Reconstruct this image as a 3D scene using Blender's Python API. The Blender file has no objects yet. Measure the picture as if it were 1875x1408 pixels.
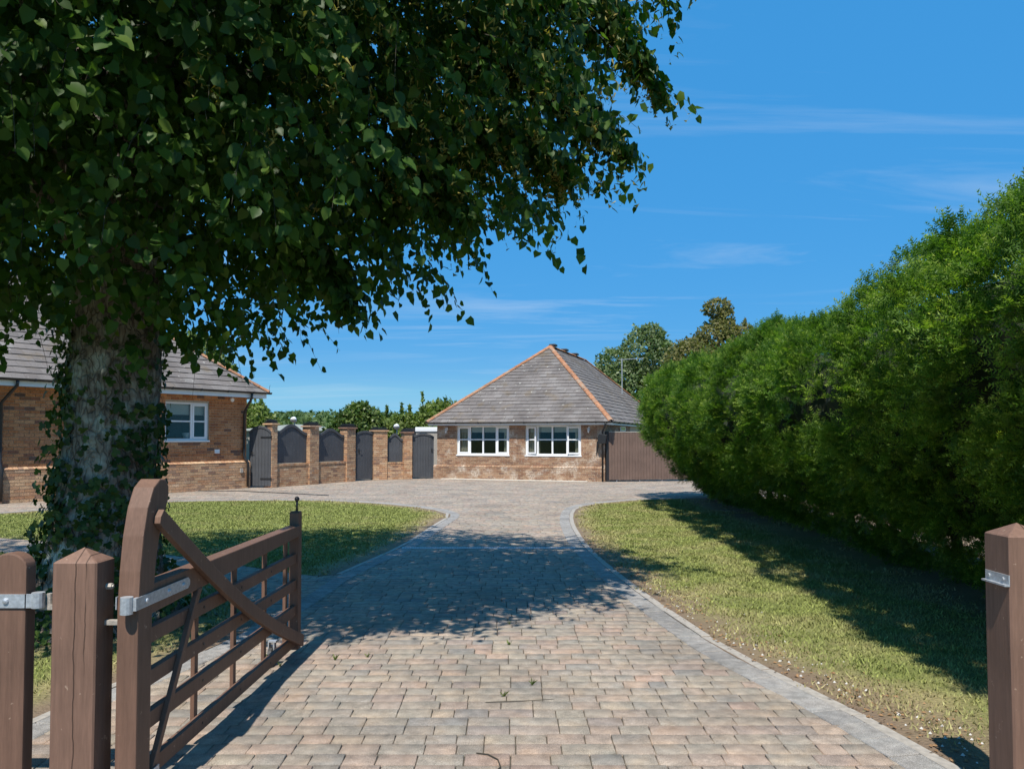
import bpy, bmesh, math, random
import numpy as np
from mathutils import Vector, Matrix, noise, Euler
random.seed(7); RNG = np.random.default_rng(7)
SC = bpy.context.scene
COL = SC.collection
R = math.radians

# ------------------------------------------------------------------ camera, sky, sun, exposure
cam = bpy.data.cameras.new('camera'); camo = bpy.data.objects.new('camera', cam); COL.objects.link(camo)
cam.sensor_width = 36.0; cam.lens = 36.0 * 1400 / 1875
cam.shift_y = 0.0251; cam.clip_start = 0.05; cam.clip_end = 4000
camo.location = (0, 0, 1.6); camo.rotation_euler = (R(92.0), 0, 0)
SC.camera = camo
SUN_FROM = Vector((-0.10, -0.60, 1.0)).normalized()
EL = math.asin(SUN_FROM.z)
w = bpy.data.worlds.new('World'); SC.world = w; w.use_nodes = True
nt = w.node_tree; nt.nodes.clear()
def wn(t, **k):
    n = nt.nodes.new(t)
    for a, b in k.items(): setattr(n, a, b)
    return n
sky = wn('ShaderNodeTexSky', sky_type='NISHITA', sun_disc=False)
sky.sun_elevation = EL; sky.sun_rotation = math.atan2(SUN_FROM.x, SUN_FROM.y)
sky.air_density = 1.0; sky.dust_density = 0.0; sky.ozone_density = 2.0; sky.altitude = 0
# the photograph's clear, polarised-looking sky: one even tone curve over the whole sky
shsv = wn('ShaderNodeSeparateColor', mode='HSV'); nt.links.new(sky.outputs[0], shsv.inputs[0])
def wmath(op, a, b=None, clamp=False):
    n = wn('ShaderNodeMath', operation=op, use_clamp=clamp)
    for i, v in enumerate((a, b)):
        if v is None: continue
        if isinstance(v, (int, float)): n.inputs[i].default_value = v
        else: nt.links.new(v, n.inputs[i])
    return n.outputs[0]
hs = wn('ShaderNodeCombineColor', mode='HSV')
nt.links.new(wmath('ADD', wmath('MULTIPLY', wmath('MAXIMUM', wmath('SUBTRACT', shsv.outputs[0], .6), -.12), .22), .600), hs.inputs[0])
nt.links.new(wmath('POWER', shsv.outputs[1], .19), hs.inputs[1])
nt.links.new(wmath('MULTIPLY', wmath('POWER', shsv.outputs[2], .16), 3.75), hs.inputs[2])
tc = wn('ShaderNodeTexCoord')
sep = wn('ShaderNodeSeparateXYZ'); nt.links.new(tc.outputs['Generated'], sep.inputs[0])
zc = wmath('MAXIMUM', sep.outputs[2], 0.02)
zc = wmath('ADD', zc, 0.06)
cx = wmath('DIVIDE', sep.outputs[0], zc); cy = wmath('DIVIDE', sep.outputs[1], zc)
cmb = wn('ShaderNodeCombineXYZ'); nt.links.new(cx, cmb.inputs[0]); nt.links.new(cy, cmb.inputs[1])
mp = wn('ShaderNodeMapping'); mp.inputs['Rotation'].default_value = (0, 0, R(-8)); mp.inputs['Scale'].default_value = (0.22, 0.9, 1)
nt.links.new(cmb.outputs[0], mp.inputs[0])
n1 = wn('ShaderNodeTexNoise'); n1.inputs['Scale'].default_value = 1.5; n1.inputs['Detail'].default_value = 9; n1.inputs['Roughness'].default_value = 0.62; n1.inputs['Distortion'].default_value = 0.9
nt.links.new(mp.outputs[0], n1.inputs['Vector'])
n2 = wn('ShaderNodeTexNoise'); n2.inputs['Scale'].default_value = 0.35; n2.inputs['Detail'].default_value = 2
nt.links.new(cmb.outputs[0], n2.inputs['Vector'])
c1 = wmath('SUBTRACT', n1.outputs[0], 0.50, True); c2 = wmath('SUBTRACT', n2.outputs[0], 0.36, True)
cl = wmath('MULTIPLY', wmath('MULTIPLY', c1, c2), 12.0, True)
cl = wmath('MULTIPLY', cl, 0.62)
mx = wn('ShaderNodeMix', data_type='RGBA'); nt.links.new(cl, mx.inputs['Factor'])
nt.links.new(hs.outputs[0], mx.inputs[6]); mx.inputs[7].default_value = (4.6, 5.2, 5.9, 1)
bg = wn('ShaderNodeBackground'); bg.inputs[1].default_value = 0.125
nt.links.new(mx.outputs[2], bg.inputs[0])
out = wn('ShaderNodeOutputWorld'); nt.links.new(bg.outputs[0], out.inputs[0])
sl = bpy.data.lights.new('sun', 'SUN'); sl.energy = 4.8; sl.angle = R(0.53); sl.color = (1.0, 0.945, 0.86)
so = bpy.data.objects.new('sun', sl); COL.objects.link(so)
so.rotation_euler = SUN_FROM.to_track_quat('Z', 'Y').to_euler(); so.location = (0, 0, 30)
SC.view_settings.view_transform = 'Standard'; SC.view_settings.look = 'None'
SC.view_settings.gamma = 1; SC.view_settings.exposure = 0.35; SC.view_settings.use_curve_mapping = False
SC.cycles.max_bounces = 6; SC.cycles.transparent_max_bounces = 12

# ------------------------------------------------------------------ materials
class NT:
    def __init__(s, name):
        s.m = bpy.data.materials.new(name); s.m.use_nodes = True; s.t = s.m.node_tree
        s.b = s.t.nodes['Principled BSDF']; s.o = s.t.nodes['Material Output']
        s.tc = s.n('ShaderNodeTexCoord')
    def n(s, t, **k):
        x = s.t.nodes.new(t)
        for a, b in k.items(): setattr(x, a, b)
        return x
    def l(s, a, b): s.t.links.new(a, b)
    def put(s, v, sock):
        if isinstance(v, (int, float, tuple)): sock.default_value = (v if not isinstance(v, tuple) or len(v) != 3 or sock.type != 'RGBA' else (*v, 1))
        else: s.l(v, sock)
    def noise(s, scale, detail=4, rough=.55, dist=0, stretch=None, coord='Object', out='Fac'):
        n = s.n('ShaderNodeTexNoise'); n.inputs['Scale'].default_value = scale; n.inputs['Detail'].default_value = detail
        n.inputs['Roughness'].default_value = rough; n.inputs['Distortion'].default_value = dist
        v = s.tc.outputs[coord]
        if stretch:
            m = s.n('ShaderNodeMapping'); m.inputs['Scale'].default_value = stretch; s.l(v, m.inputs[0]); v = m.outputs[0]
        s.l(v, n.inputs['Vector']); return n.outputs[out]
    def ramp(s, f, pts, interp='LINEAR'):
        r = s.n('ShaderNodeValToRGB'); e = r.color_ramp; e.interpolation = interp
        while len(e.elements) < len(pts): e.elements.new(.5)
        for el, (p, c) in zip(e.elements, pts):
            el.position = p; el.color = (*c, 1) if isinstance(c, tuple) else (c, c, c, 1)
        s.put(f, r.inputs[0]); return r.outputs[0]
    def math(s, op, a, b=0.0, clamp=False):
        n = s.n('ShaderNodeMath', operation=op, use_clamp=clamp); s.put(a, n.inputs[0]); s.put(b, n.inputs[1]); return n.outputs[0]
    def mix(s, f, a, b, blend='MIX'):
        n = s.n('ShaderNodeMix', data_type='RGBA', blend_type=blend); s.put(f, n.inputs[0]); s.put(a, n.inputs[6]); s.put(b, n.inputs[7]); return n.outputs[2]
    def rnd(s):
        g = s.n('ShaderNodeNewGeometry'); o = s.n('ShaderNodeObjectInfo')
        a = s.math('ADD', g.outputs['Random Per Island'], o.outputs['Random'])
        return s.math('FRACT', a)
    def bump(s, h, strength=.3, dist=.01):
        b = s.n('ShaderNodeBump'); b.inputs['Strength'].default_value = strength; b.inputs['Distance'].default_value = dist
        s.l(h, b.inputs['Height']); s.l(b.outputs[0], s.b.inputs['Normal']); return b
    def fin(s, col=None, rough=.8, metal=0, spec=.5):
        if col is not None: s.put(col, s.b.inputs['Base Color'])
        s.put(rough, s.b.inputs['Roughness']); s.b.inputs['Metallic'].default_value = metal
        s.b.inputs['Specular IOR Level'].default_value = spec
        return s.m

M = {}
def mat_paver(name, pts, tone=1.0):
    k = NT(name); c = k.ramp(k.rnd(), pts)
    big = k.noise(.9, 3, coord='Generated' if 0 else 'Object')
    g = k.n('ShaderNodeNewGeometry')
    nz = k.n('ShaderNodeTexNoise'); nz.inputs['Scale'].default_value = 260; nz.inputs['Detail'].default_value = 2; k.l(g.outputs['Position'], nz.inputs['Vector'])
    nb = k.n('ShaderNodeTexNoise'); nb.inputs['Scale'].default_value = 1.1; nb.inputs['Detail'].default_value = 5; k.l(g.outputs['Position'], nb.inputs['Vector'])
    nm = k.n('ShaderNodeTexNoise'); nm.inputs['Scale'].default_value = 14; nm.inputs['Detail'].default_value = 5; k.l(g.outputs['Position'], nm.inputs['Vector'])
    ny = k.n('ShaderNodeTexNoise'); ny.inputs['Scale'].default_value = 5.5; ny.inputs['Detail'].default_value = 6; k.l(g.outputs['Position'], ny.inputs['Vector'])
    c = k.mix(tone, c, k.ramp(ny.outputs[0], [(.3, (.88, .89, .87)), (.5, (1.04, 1.0, .96)), (.7, (1.18, 1.06, .94))]), 'MULTIPLY')
    c = k.mix(1.0, c, k.ramp(nz.outputs[0], [(.28, .48), (.5, 1.0), (.72, 1.5)]), 'MULTIPLY')
    c = k.mix(.75, c, k.ramp(nb.outputs[0], [(.3, .72), (.65, 1.1)]), 'MULTIPLY')
    c = k.mix(.8, c, k.ramp(nm.outputs[0], [(.3, .68), (.7, 1.2)]), 'MULTIPLY')
    k.bump(nz.outputs[0], .5, .006)
    return k.fin(c, .9, spec=.25)
M['paver'] = mat_paver('paver_mixed', [(0, (.275, .245, .212)), (.18, (.325, .287, .238)), (.34, (.345, .285, .235)), (.5, (.365, .290, .240)), (.62, (.300, .272, .238)), (.78, (.345, .305, .250)), (.9, (.250, .238, .222)), (1, (.350, .268, .222))])
M['kerb'] = mat_paver('kerb_grey', [(0, (.285, .275, .26)), (.5, (.325, .315, .30)), (1, (.265, .258, .248))], .4)
def simple(name, col, rough=.6, metal=0, nscale=20, amp=.25, bump=.1, stretch=None, spec=.5):
    k = NT(name); n = k.noise(nscale, 5, stretch=stretch)
    c = k.mix(1, col, k.ramp(n, [(.25, 1 - amp), (.75, 1 + amp)]), 'MULTIPLY')
    if bump: k.bump(n, bump, .01)
    return k.fin(c, rough, metal, spec)
M['joint'] = simple('joint_sand', (.085, .072, .055), .95, nscale=30, amp=.4)
M['soil'] = simple('bare_soil', (.16, .115, .08), .95, nscale=12, amp=.45, bump=.5)
M['concrete'] = simple('concrete', (.34, .31, .27), .9, nscale=25, amp=.25, bump=.3)
M['pale_concrete'] = simple('pale_concrete', (.55, .52, .45), .9, nscale=15, amp=.2)
M['galv'] = simple('galvanised_steel', (.50, .52, .54), .5, .55, nscale=60, amp=.25, bump=.08)
M['rustpaint'] = simple('painted_bracket', (.42, .38, .33), .65, .2, nscale=70, amp=.4)
M['white'] = simple('white_upvc', (.80, .81, .82), .35, nscale=6, amp=.04, bump=0)
M['black'] = simple('black_plastic', (.018, .018, .019), .4, nscale=10, amp=.3, bump=0)
M['dark_metal'] = simple('dark_metal', (.05, .045, .045), .45, .4, nscale=40, amp=.4)
M['mortar'] = simple('mortar', (.40, .345, .27), .95, nscale=40, amp=.25)
M['mortar_pale'] = simple('mortar_pale', (.52, .45, .36), .95, nscale=40, amp=.25)
M['underlay'] = simple('roof_underlay', (.03, .028, .027), .9, bump=0)
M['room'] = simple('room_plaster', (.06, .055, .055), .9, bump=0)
M['blind'] = simple('roller_blind', (.62, .62, .56), .8, nscale=90, amp=.06, bump=0)
M['curtain'] = simple('curtain_cloth', (.60, .54, .40), .9, nscale=30, amp=.15, bump=.1)
M['pale_roof'] = simple('pale_sheet_roof', (.42, .46, .46), .5, nscale=3, amp=.1, bump=0)
M['ceramic'] = simple('white_pot', (.55, .60, .66), .4, bump=0)

def mat_brick(name, pts, bloom=None):
    k = NT(name); c = k.ramp(k.rnd(), pts)
    g = k.n('ShaderNodeNewGeometry')
    def pn(sc, d=4):
        n = k.n('ShaderNodeTexNoise'); n.inputs['Scale'].default_value = sc; n.inputs['Detail'].default_value = d; k.l(g.outputs['Position'], n.inputs['Vector']); return n.outputs[0]
    c = k.mix(.9, c, k.ramp(pn(35), [(.3, .62), (.7, 1.3)]), 'MULTIPLY')
    c = k.mix(.8, c, k.ramp(pn(1.3), [(.3, .75), (.7, 1.12)]), 'MULTIPLY')
    if bloom:
        f = k.ramp(pn(2.1, 6), [(.50, 0.0), (.62, .75)])
        f2 = k.math('MULTIPLY', f, k.ramp(pn(18, 3), [(.4, .2), (.6, 1.0)]))
        c = k.mix(f2, c, bloom)
    k.bump(pn(120), .4, .006)
    return k.fin(c, .9, spec=.2)
M['brick_house'] = mat_brick('brick_orange', [(0, (.42, .165, .070)), (.2, (.49, .215, .092)), (.4, (.55, .265, .125)), (.55, (.44, .18, .08)), (.7, (.57, .30, .15)), (.82, (.37, .15, .075)), (.90, (.13, .085, .07)), (.94, (.45, .19, .08)), (1, (.53, .25, .115))])
M['brick_bung'] = mat_brick('brick_brown', [(0, (.30, .18, .11)), (.25, (.36, .215, .135)), (.5, (.42, .28, .18)), (.7, (.31, .17, .105)), (.9, (.24, .15, .105)), (1, (.44, .30, .20))], (.66, .58, .48))
M['brick_wall'] = mat_brick('brick_mixed', [(0, (.44, .235, .125)), (.2, (.52, .315, .185)), (.4, (.60, .40, .24)), (.6, (.44, .23, .13)), (.75, (.55, .35, .21)), (.9, (.28, .165, .115)), (1, (.62, .43, .28))])
def mat_tile():
    k = NT('roof_tile_grey'); g = k.n('ShaderNodeNewGeometry')
    def pn(sc, d=4, st=None):
        n = k.n('ShaderNodeTexNoise'); n.inputs['Scale'].default_value = sc; n.inputs['Detail'].default_value = d
        v = g.outputs['Position']
        if st:
            m = k.n('ShaderNodeMapping'); m.inputs['Scale'].default_value = st; k.l(v, m.inputs[0]); v = m.outputs[0]
        k.l(v, n.inputs['Vector']); return n.outputs[0]
    c = k.ramp(k.rnd(), [(0, (.150, .132, .122)), (.4, (.185, .165, .152)), (.7, (.165, .143, .13)), (1, (.21, .192, .178))])
    c = k.mix(.85, c, k.ramp(pn(1.2, 5, (1, 1, .35)), [(.3, .68), (.7, 1.2)]), 'MULTIPLY')
    c = k.mix(.7, c, k.ramp(pn(40), [(.3, .75), (.7, 1.2)]), 'MULTIPLY')
    moss = k.ramp(pn(1.7, 6), [(.56, 0.0), (.70, .5)])
    c = k.mix(moss, c, (.16, .115, .06))
    lich = k.ramp(pn(5.5, 5), [(.675, 0.0), (.70, .8)])
    c = k.mix(lich, c, (.46, .45, .39))
    k.bump(pn(90), .3, .006)
    return k.fin(c, .85, spec=.3)
M['tile'] = mat_tile()
M['terracotta'] = mat_brick('terracotta_ridge', [(0, (.36, .165, .085)), (.5, (.43, .21, .115)), (1, (.33, .17, .10))], (.30, .27, .21))

def mat_wood(name, base, crack=False):
    k = NT(name)
    gr = k.noise(9, 6, .6, .4, stretch=(6, 6, .35)); fi = k.noise(55, 4, stretch=(3, 3, .3)); sp = k.noise(28, 2)
    saw = k.noise(30, 3, stretch=(.4, .4, 6))
    bl = k.noise(2.2, 4)
    c = k.mix(1, base, k.ramp(gr, [(.25, .80), (.75, 1.18)]), 'MULTIPLY')
    c = k.mix(.6, c, k.ramp(fi, [(.25, .82), (.75, 1.15)]), 'MULTIPLY')
    c = k.mix(.8, c, k.ramp(bl, [(.3, .82), (.7, 1.15)]), 'MULTIPLY')
    c = k.mix(k.ramp(sp, [(.715, 0.0), (.735, .7)]), c, (.36, .25, .18))
    h = k.math('ADD', gr, k.math('ADD', k.math('MULTIPLY', fi, .6), k.math('MULTIPLY', saw, .25)))
    if crack:
        s3 = k.n('ShaderNodeSeparateXYZ'); k.l(k.tc.outputs['Object'], s3.inputs[0])
        wob = k.noise(5, 3, stretch=(0, 0, 1))
        xx = k.math('ADD', s3.outputs[0], k.math('MULTIPLY', k.math('SUBTRACT', wob, .5), .035))
        dd = k.math('ABSOLUTE', k.math('SUBTRACT', xx, .006))
        cr = k.ramp(dd, [(.0015, 1.0), (.0034, 0.0)])
        c = k.mix(cr, c, (.02, .010, .006)); h = k.math('SUBTRACT', h, k.math('MULTIPLY', cr, 5.0))
        dd2 = k.math('ABSOLUTE', k.math('SUBTRACT', xx, .05)); cr2 = k.math('MULTIPLY', k.ramp(dd2, [(.0006, 1.0), (.0018, 0.0)]), k.ramp(k.noise(3, 1), [(.5, 0.0), (.55, 1.0)]))
        c = k.mix(cr2, c, (.03, .016, .01))
    k.bump(h, .22, .004)
    return k.fin(c, .62, spec=.35)
M['wood'] = mat_wood('brown_stained_wood', (.165, .092, .062))
M['wood_post'] = mat_wood('brown_stained_post', (.195, .112, .078), True)
M['wood_fence'] = mat_wood('brown_fence_boards', (.150, .098, .076))
M['grey_board'] = mat_wood('slate_grey_boards', (.070, .074, .082))
def mat_leaf(name, pts, trans=.35, rough=.45, tcol=None, attr=None):
    k = NT(name); r = k.n('ShaderNodeAttribute', attribute_name=attr).outputs['Fac'] if attr else k.rnd(); c = k.ramp(r, pts)
    g = k.n('ShaderNodeNewGeometry'); n = k.n('ShaderNodeTexNoise'); n.inputs['Scale'].default_value = 1.1; n.inputs['Detail'].default_value = 4
    k.l(g.outputs['Position'], n.inputs['Vector'])
    c = k.mix(.8, c, k.ramp(n.outputs[0], [(.3, .72), (.7, 1.2)]), 'MULTIPLY')
    k.fin(c, rough, spec=.22)
    t = k.n('ShaderNodeBsdfTranslucent'); k.l(k.mix(1, c, tcol or (1.5, 1.7, .6), 'MULTIPLY'), t.inputs[0])
    ms = k.n('ShaderNodeMixShader'); ms.inputs[0].default_value = trans
    k.l(k.b.outputs[0], ms.inputs[1]); k.l(t.outputs[0], ms.inputs[2]); k.l(ms.outputs[0], k.o.inputs[0])
    return k.m
M['lime_leaf'] = mat_leaf('lime_leaf', [(0, (.032, .068, .014)), (.5, (.052, .108, .020)), (.85, (.078, .145, .024)), (1, (.125, .185, .034))], .42, .45)
M['lime_flower'] = mat_leaf('lime_flower', [(0, (.28, .24, .06)), (1, (.42, .36, .12))], .3, .7)
M['ivy'] = mat_leaf('ivy_leaf', [(0, (.030, .060, .016)), (.6, (.050, .095, .022)), (1, (.085, .135, .03))], .25, .45)
M['yew'] = mat_leaf('yew_needles', [(0, (.034, .085, .014)), (.4, (.075, .155, .022)), (.7, (.165, .26, .038)), (1, (.34, .41, .08))], .45, .5, attr='tint')
M['yew_core'] = simple('yew_shade_core', (.020, .030, .010), .95, nscale=8, amp=.5, bump=.6)  # near-black so the colour itself carries the shade inside the hedge
M['bush_dark'] = mat_leaf('laurel_leaf', [(0, (.045, .085, .02)), (.6, (.085, .14, .03)), (1, (.16, .20, .06))], .25, .35)
M['bush_light'] = mat_leaf('shrub_leaf', [(0, (.08, .13, .026)), (.6, (.14, .195, .045)), (1, (.22, .26, .085))], .3, .5)
M['tree_silver'] = mat_leaf('poplar_leaf', [(0, (.09, .14, .05)), (.6, (.15, .205, .08)), (1, (.26, .30, .17))], .3, .5)
M['tree_bronze'] = mat_leaf('bronze_leaf', [(0, (.11, .12, .035)), (.6, (.17, .17, .055)), (1, (.23, .19, .08))], .3, .5)
M['far_green'] = mat_leaf('far_wood_leaf', [(0, (.06, .105, .04)), (.6, (.09, .145, .05)), (1, (.13, .18, .065))], .2, .7)
def mat_bark():
    k = NT('lime_bark')
    v = k.n('ShaderNodeTexVoronoi', feature='DISTANCE_TO_EDGE'); m = k.n('ShaderNodeMapping'); m.inputs['Scale'].default_value = (1, 1, .32)
    nd = k.noise(7, 4, out='Color'); ad = k.mix(.10, k.tc.outputs['Object'], nd)
    k.l(ad, m.inputs[0]); k.l(m.outputs[0], v.inputs['Vector']); v.inputs['Scale'].default_value = 24
    cr = k.ramp(v.outputs[0], [(.0, 0.0), (.11, 1.0)])
    n = k.noise(22, 6, stretch=(1, 1, .3)); n2 = k.noise(3.2, 5); n3 = k.noise(9, 6)
    c = k.ramp(n, [(.25, (.13, .105, .082)), (.5, (.22, .18, .145)), (.75, (.32, .275, .225))])
    c = k.mix(k.ramp(cr, [(0, .6), (1, 0.0)]), c, (.07, .052, .04))
    li = k.math('MULTIPLY', k.ramp(n2, [(.44, 0.0), (.60, 1.0)]), k.ramp(n3, [(.42, 0.0), (.58, .85)]))
    c = k.mix(li, c, (.48, .52, .46))
    k.bump(k.math('ADD', cr, n), .7, .02)
    return k.fin(c, .95, spec=.2)
M['bark'] = mat_bark()
M['twig'] = simple('twig_bark', (.05, .042, .028), .9, nscale=40)
def mat_lawn(name, base, dry, bare=None, blades=False):
    k = NT(name); g = k.n('ShaderNodeNewGeometry')
    def pn(sc, d=4):
        n = k.n('ShaderNodeTexNoise'); n.inputs['Scale'].default_value = sc; n.inputs['Detail'].default_value = d; k.l(g.outputs['Position'], n.inputs['Vector']); return n.outputs[0]
    c = k.ramp(pn(9), [(.3, tuple(x * .75 for x in base)), (.7, tuple(x * 1.2 for x in base))])
    at = k.n('ShaderNodeAttribute', attribute_name='dry')
    f = k.math('ADD', at.outputs['Fac'], k.math('MULTIPLY', k.math('SUBTRACT', pn(1.6, 6), .44), 2.4), True)
    c = k.mix(f, c, dry)
    if blades:
        c = k.mix(.9, c, k.ramp(k.rnd(), [(0, .7), (1, 1.35)]), 'MULTIPLY')
    else:
        c = k.mix(.9, c, k.ramp(pn(60, 3), [(.3, .65), (.7, 1.25)]), 'MULTIPLY')
        f2 = k.math('SUBTRACT', k.math('MULTIPLY', at.outputs['Fac'], 1.7), k.math('MULTIPLY', pn(2.6, 5), 1.15), True)
        c = k.mix(f2, c, (.20, .145, .10))
        k.bump(pn(45, 4), .8, .03)
    return k.fin(c, .85, spec=.2)
M['lawn'] = mat_lawn('lawn_turf', (.175, .195, .06), (.30, .25, .125))
M['blade'] = mat_lawn('grass_blade', (.235, .265, .078), (.36, .31, .155), blades=True)
M['field'] = simple('field_grass', (.10, .14, .04), .95, nscale=.05, amp=.3)
def mat_glass():
    k = NT('window_glass'); k.t.nodes.remove(k.b)
    tr = k.n('ShaderNodeBsdfTransparent'); tr.inputs[0].default_value = (.86, .89, .88, 1)
    gl = k.n('ShaderNodeBsdfGlossy'); gl.inputs['Roughness'].default_value = .02
    fr = k.n('ShaderNodeFresnel'); fr.inputs[0].default_value = 1.5
    ms = k.n('ShaderNodeMixShader'); k.l(k.math('MULTIPLY', fr.outputs[0], .7), ms.inputs[0])
    k.l(tr.outputs[0], ms.inputs[1]); k.l(gl.outputs[0], ms.inputs[2]); k.l(ms.outputs[0], k.o.inputs[0]); return k.m
M['glass'] = mat_glass()
M['litter'] = simple('dry_leaf_litter', (.26, .15, .07), .9, nscale=30, amp=.5)
M['stone'] = simple('pale_pebble', (.55, .53, .49), .8, nscale=20)

# ------------------------------------------------------------------ helpers
def tag(o, label=None, cat=None, group=None, kind=None):
    if label: o['label'] = label
    if cat: o['category'] = cat
    if group: o['group'] = group
    if kind: o['kind'] = kind
    return o
def empty(name, loc=(0, 0, 0), rz=0.0, label=None, cat=None, group=None, kind=None):
    o = bpy.data.objects.new(name, None); COL.objects.link(o); o.location = loc; o.rotation_euler = (0, 0, rz)
    o.empty_display_size = .1
    return tag(o, label, cat, group, kind)
def link(name, me, mat, parent=None, loc=None):
    if mat is not None and not me.materials: me.materials.append(M[mat] if isinstance(mat, str) else mat)
    o = bpy.data.objects.new(name, me); COL.objects.link(o)
    if parent: o.parent = parent
    if loc is not None: o.location = loc
    return o
class MB:
    def __init__(s): s.v = []; s.f = []
    def add(s, vs, fs):
        b = len(s.v); s.v += [tuple(x) for x in vs]; s.f += [tuple(i + b for i in f) for f in fs]; return s
    def box(s, x0, x1, y0, y1, z0, z1, m=None, back=True):
        vs = [Vector(p) for p in ((x0, y0, z0), (x1, y0, z0), (x1, y1, z0), (x0, y1, z0), (x0, y0, z1), (x1, y0, z1), (x1, y1, z1), (x0, y1, z1))]
        if m is not None: vs = [m @ p for p in vs]
        return s.add(vs, [(0, 3, 2, 1), (4, 5, 6, 7), (0, 1, 5, 4), (1, 2, 6, 5), (2, 3, 7, 6), (3, 0, 4, 7)])
    def prism(s, pts, y0, y1):        # outline in x,z extruded along y
        n = len(pts); vs = [(p[0], y0, p[1]) for p in pts] + [(p[0], y1, p[1]) for p in pts]
        return s.add(vs, [tuple(range(n)), tuple(range(2 * n - 1, n - 1, -1))] + [(i, i + n, (i + 1) % n + n, (i + 1) % n) for i in range(n)])
    def tube(s, pts, rad, seg=8, cap=True):
        pts = [Vector(p) for p in pts]; n = len(pts); rad = [rad] * n if isinstance(rad, (int, float)) else rad
        vs = []; fs = []; prev = None
        for i, p in enumerate(pts):
            d = (pts[min(i + 1, n - 1)] - pts[max(i - 1, 0)]).normalized()
            a = prev if prev is not None else (Vector((1, 0, 0)) if abs(d.x) < .8 else Vector((0, 1, 0)))
            a = (a - d * a.dot(d)).normalized(); prev = a; b = d.cross(a)
            for j in range(seg):
                t = 2 * math.pi * j / seg; vs.append(p + (a * math.cos(t) + b * math.sin(t)) * rad[i])
        for i in range(n - 1):
            for j in range(seg): fs.append((i * seg + j, i * seg + (j + 1) % seg, (i + 1) * seg + (j + 1) % seg, (i + 1) * seg + j))
        if cap: fs += [tuple(range(seg - 1, -1, -1)), tuple(range((n - 1) * seg, n * seg))]
        return s.add(vs, fs)
    def mesh(s, name, smooth=False, bevel=0):
        me = bpy.data.meshes.new(name); me.from_pydata(s.v, [], s.f); me.update()
        bm = bmesh.new(); bm.from_mesh(me); bmesh.ops.recalc_face_normals(bm, faces=bm.faces)
        if bevel: bmesh.ops.bevel(bm, geom=list(bm.edges), offset=bevel, segments=2, affect='EDGES', profile=.6, clamp_overlap=True)
        bm.to_mesh(me); bm.free()
        if smooth: me.polygons.foreach_set('use_smooth', [True] * len(me.polygons))
        return me
    def build(s, name, mat, parent=None, smooth=False, bevel=0): return link(name, s.mesh(name, smooth, bevel), mat, parent)
def np_mesh(name, verts, faces, smooth=False):      # verts (N,3), faces (F,k) one polygon size
    me = bpy.data.meshes.new(name); verts = np.ascontiguousarray(verts, dtype=np.float32); faces = np.ascontiguousarray(faces, dtype=np.int32)
    me.vertices.add(len(verts)); me.vertices.foreach_set('co', verts.ravel())
    F, k = faces.shape; me.loops.add(F * k); me.loops.foreach_set('vertex_index', faces.ravel())
    me.polygons.add(F); me.polygons.foreach_set('loop_start', np.arange(0, F * k, k, dtype=np.int32))
    try: me.polygons.foreach_set('loop_total', np.full(F, k, dtype=np.int32))
    except Exception: pass
    if smooth: me.polygons.foreach_set('use_smooth', np.ones(F, dtype=bool))
    me.update(calc_edges=True); me.validate(); return me
def stamp(tv, tf, mats, pos):        # template repeated with (N,3,3) and (N,3)
    N = len(pos); k = len(tv)
    v = np.einsum('nij,kj->nki', mats, tv) + pos[:, None, :]
    f = (tf[None] + (np.arange(N) * k)[:, None, None]).reshape(-1, tf.shape[1])
    return v.reshape(-1, 3), f
def unit(a): return a / np.maximum(np.linalg.norm(a, axis=-1, keepdims=True), 1e-9)
def frames(ydir, zhint, scale):      # columns x,y,z
    y = unit(ydir); x = unit(np.cross(y, zhint)); z = np.cross(x, y)
    return np.stack([x, y, z], axis=2) * np.asarray(scale)[:, None, None]
def inpoly(poly, X, Y):
    poly = np.array(poly); c = np.zeros(X.shape, bool); n = len(poly); j = n - 1
    for i in range(n):
        xi, yi = poly[i]; xj, yj = poly[j]
        if yi != yj: c ^= ((yi > Y) != (yj > Y)) & (X < (xj - xi) * (Y - yi) / (yj - yi) + xi)
        j = i
    return c
def edgedist(poly, X, Y, closed=True):
    d = np.full(X.shape, 1e9); n = len(poly)
    for i in range(n if closed else n - 1):
        a = poly[i]; b = poly[(i + 1) % n]; ex, ey = b[0] - a[0], b[1] - a[1]; L = ex * ex + ey * ey
        t = np.clip(((X - a[0]) * ex + (Y - a[1]) * ey) / max(L, 1e-9), 0, 1)
        d = np.minimum(d, np.hypot(X - a[0] - t * ex, Y - a[1] - t * ey))
    return d
def smooth_line(pts, step=.2):
    P = [Vector((*p, 0)) for p in pts]; out = []
    for i in range(len(P) - 1):
        p0 = P[max(i - 1, 0)]; p1 = P[i]; p2 = P[i + 1]; p3 = P[min(i + 2, len(P) - 1)]
        n = max(2, int((p2 - p1).length / step))
        for j in range(n):
            t = j / n
            q = .5 * ((2 * p1) + (p2 - p0) * t + (2 * p0 - 5 * p1 + 4 * p2 - p3) * t * t + (3 * p1 - p0 - 3 * p2 + p3) * t ** 3)
            out.append((q.x, q.y))
    out.append((P[-1].x, P[-1].y)); return out

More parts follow.
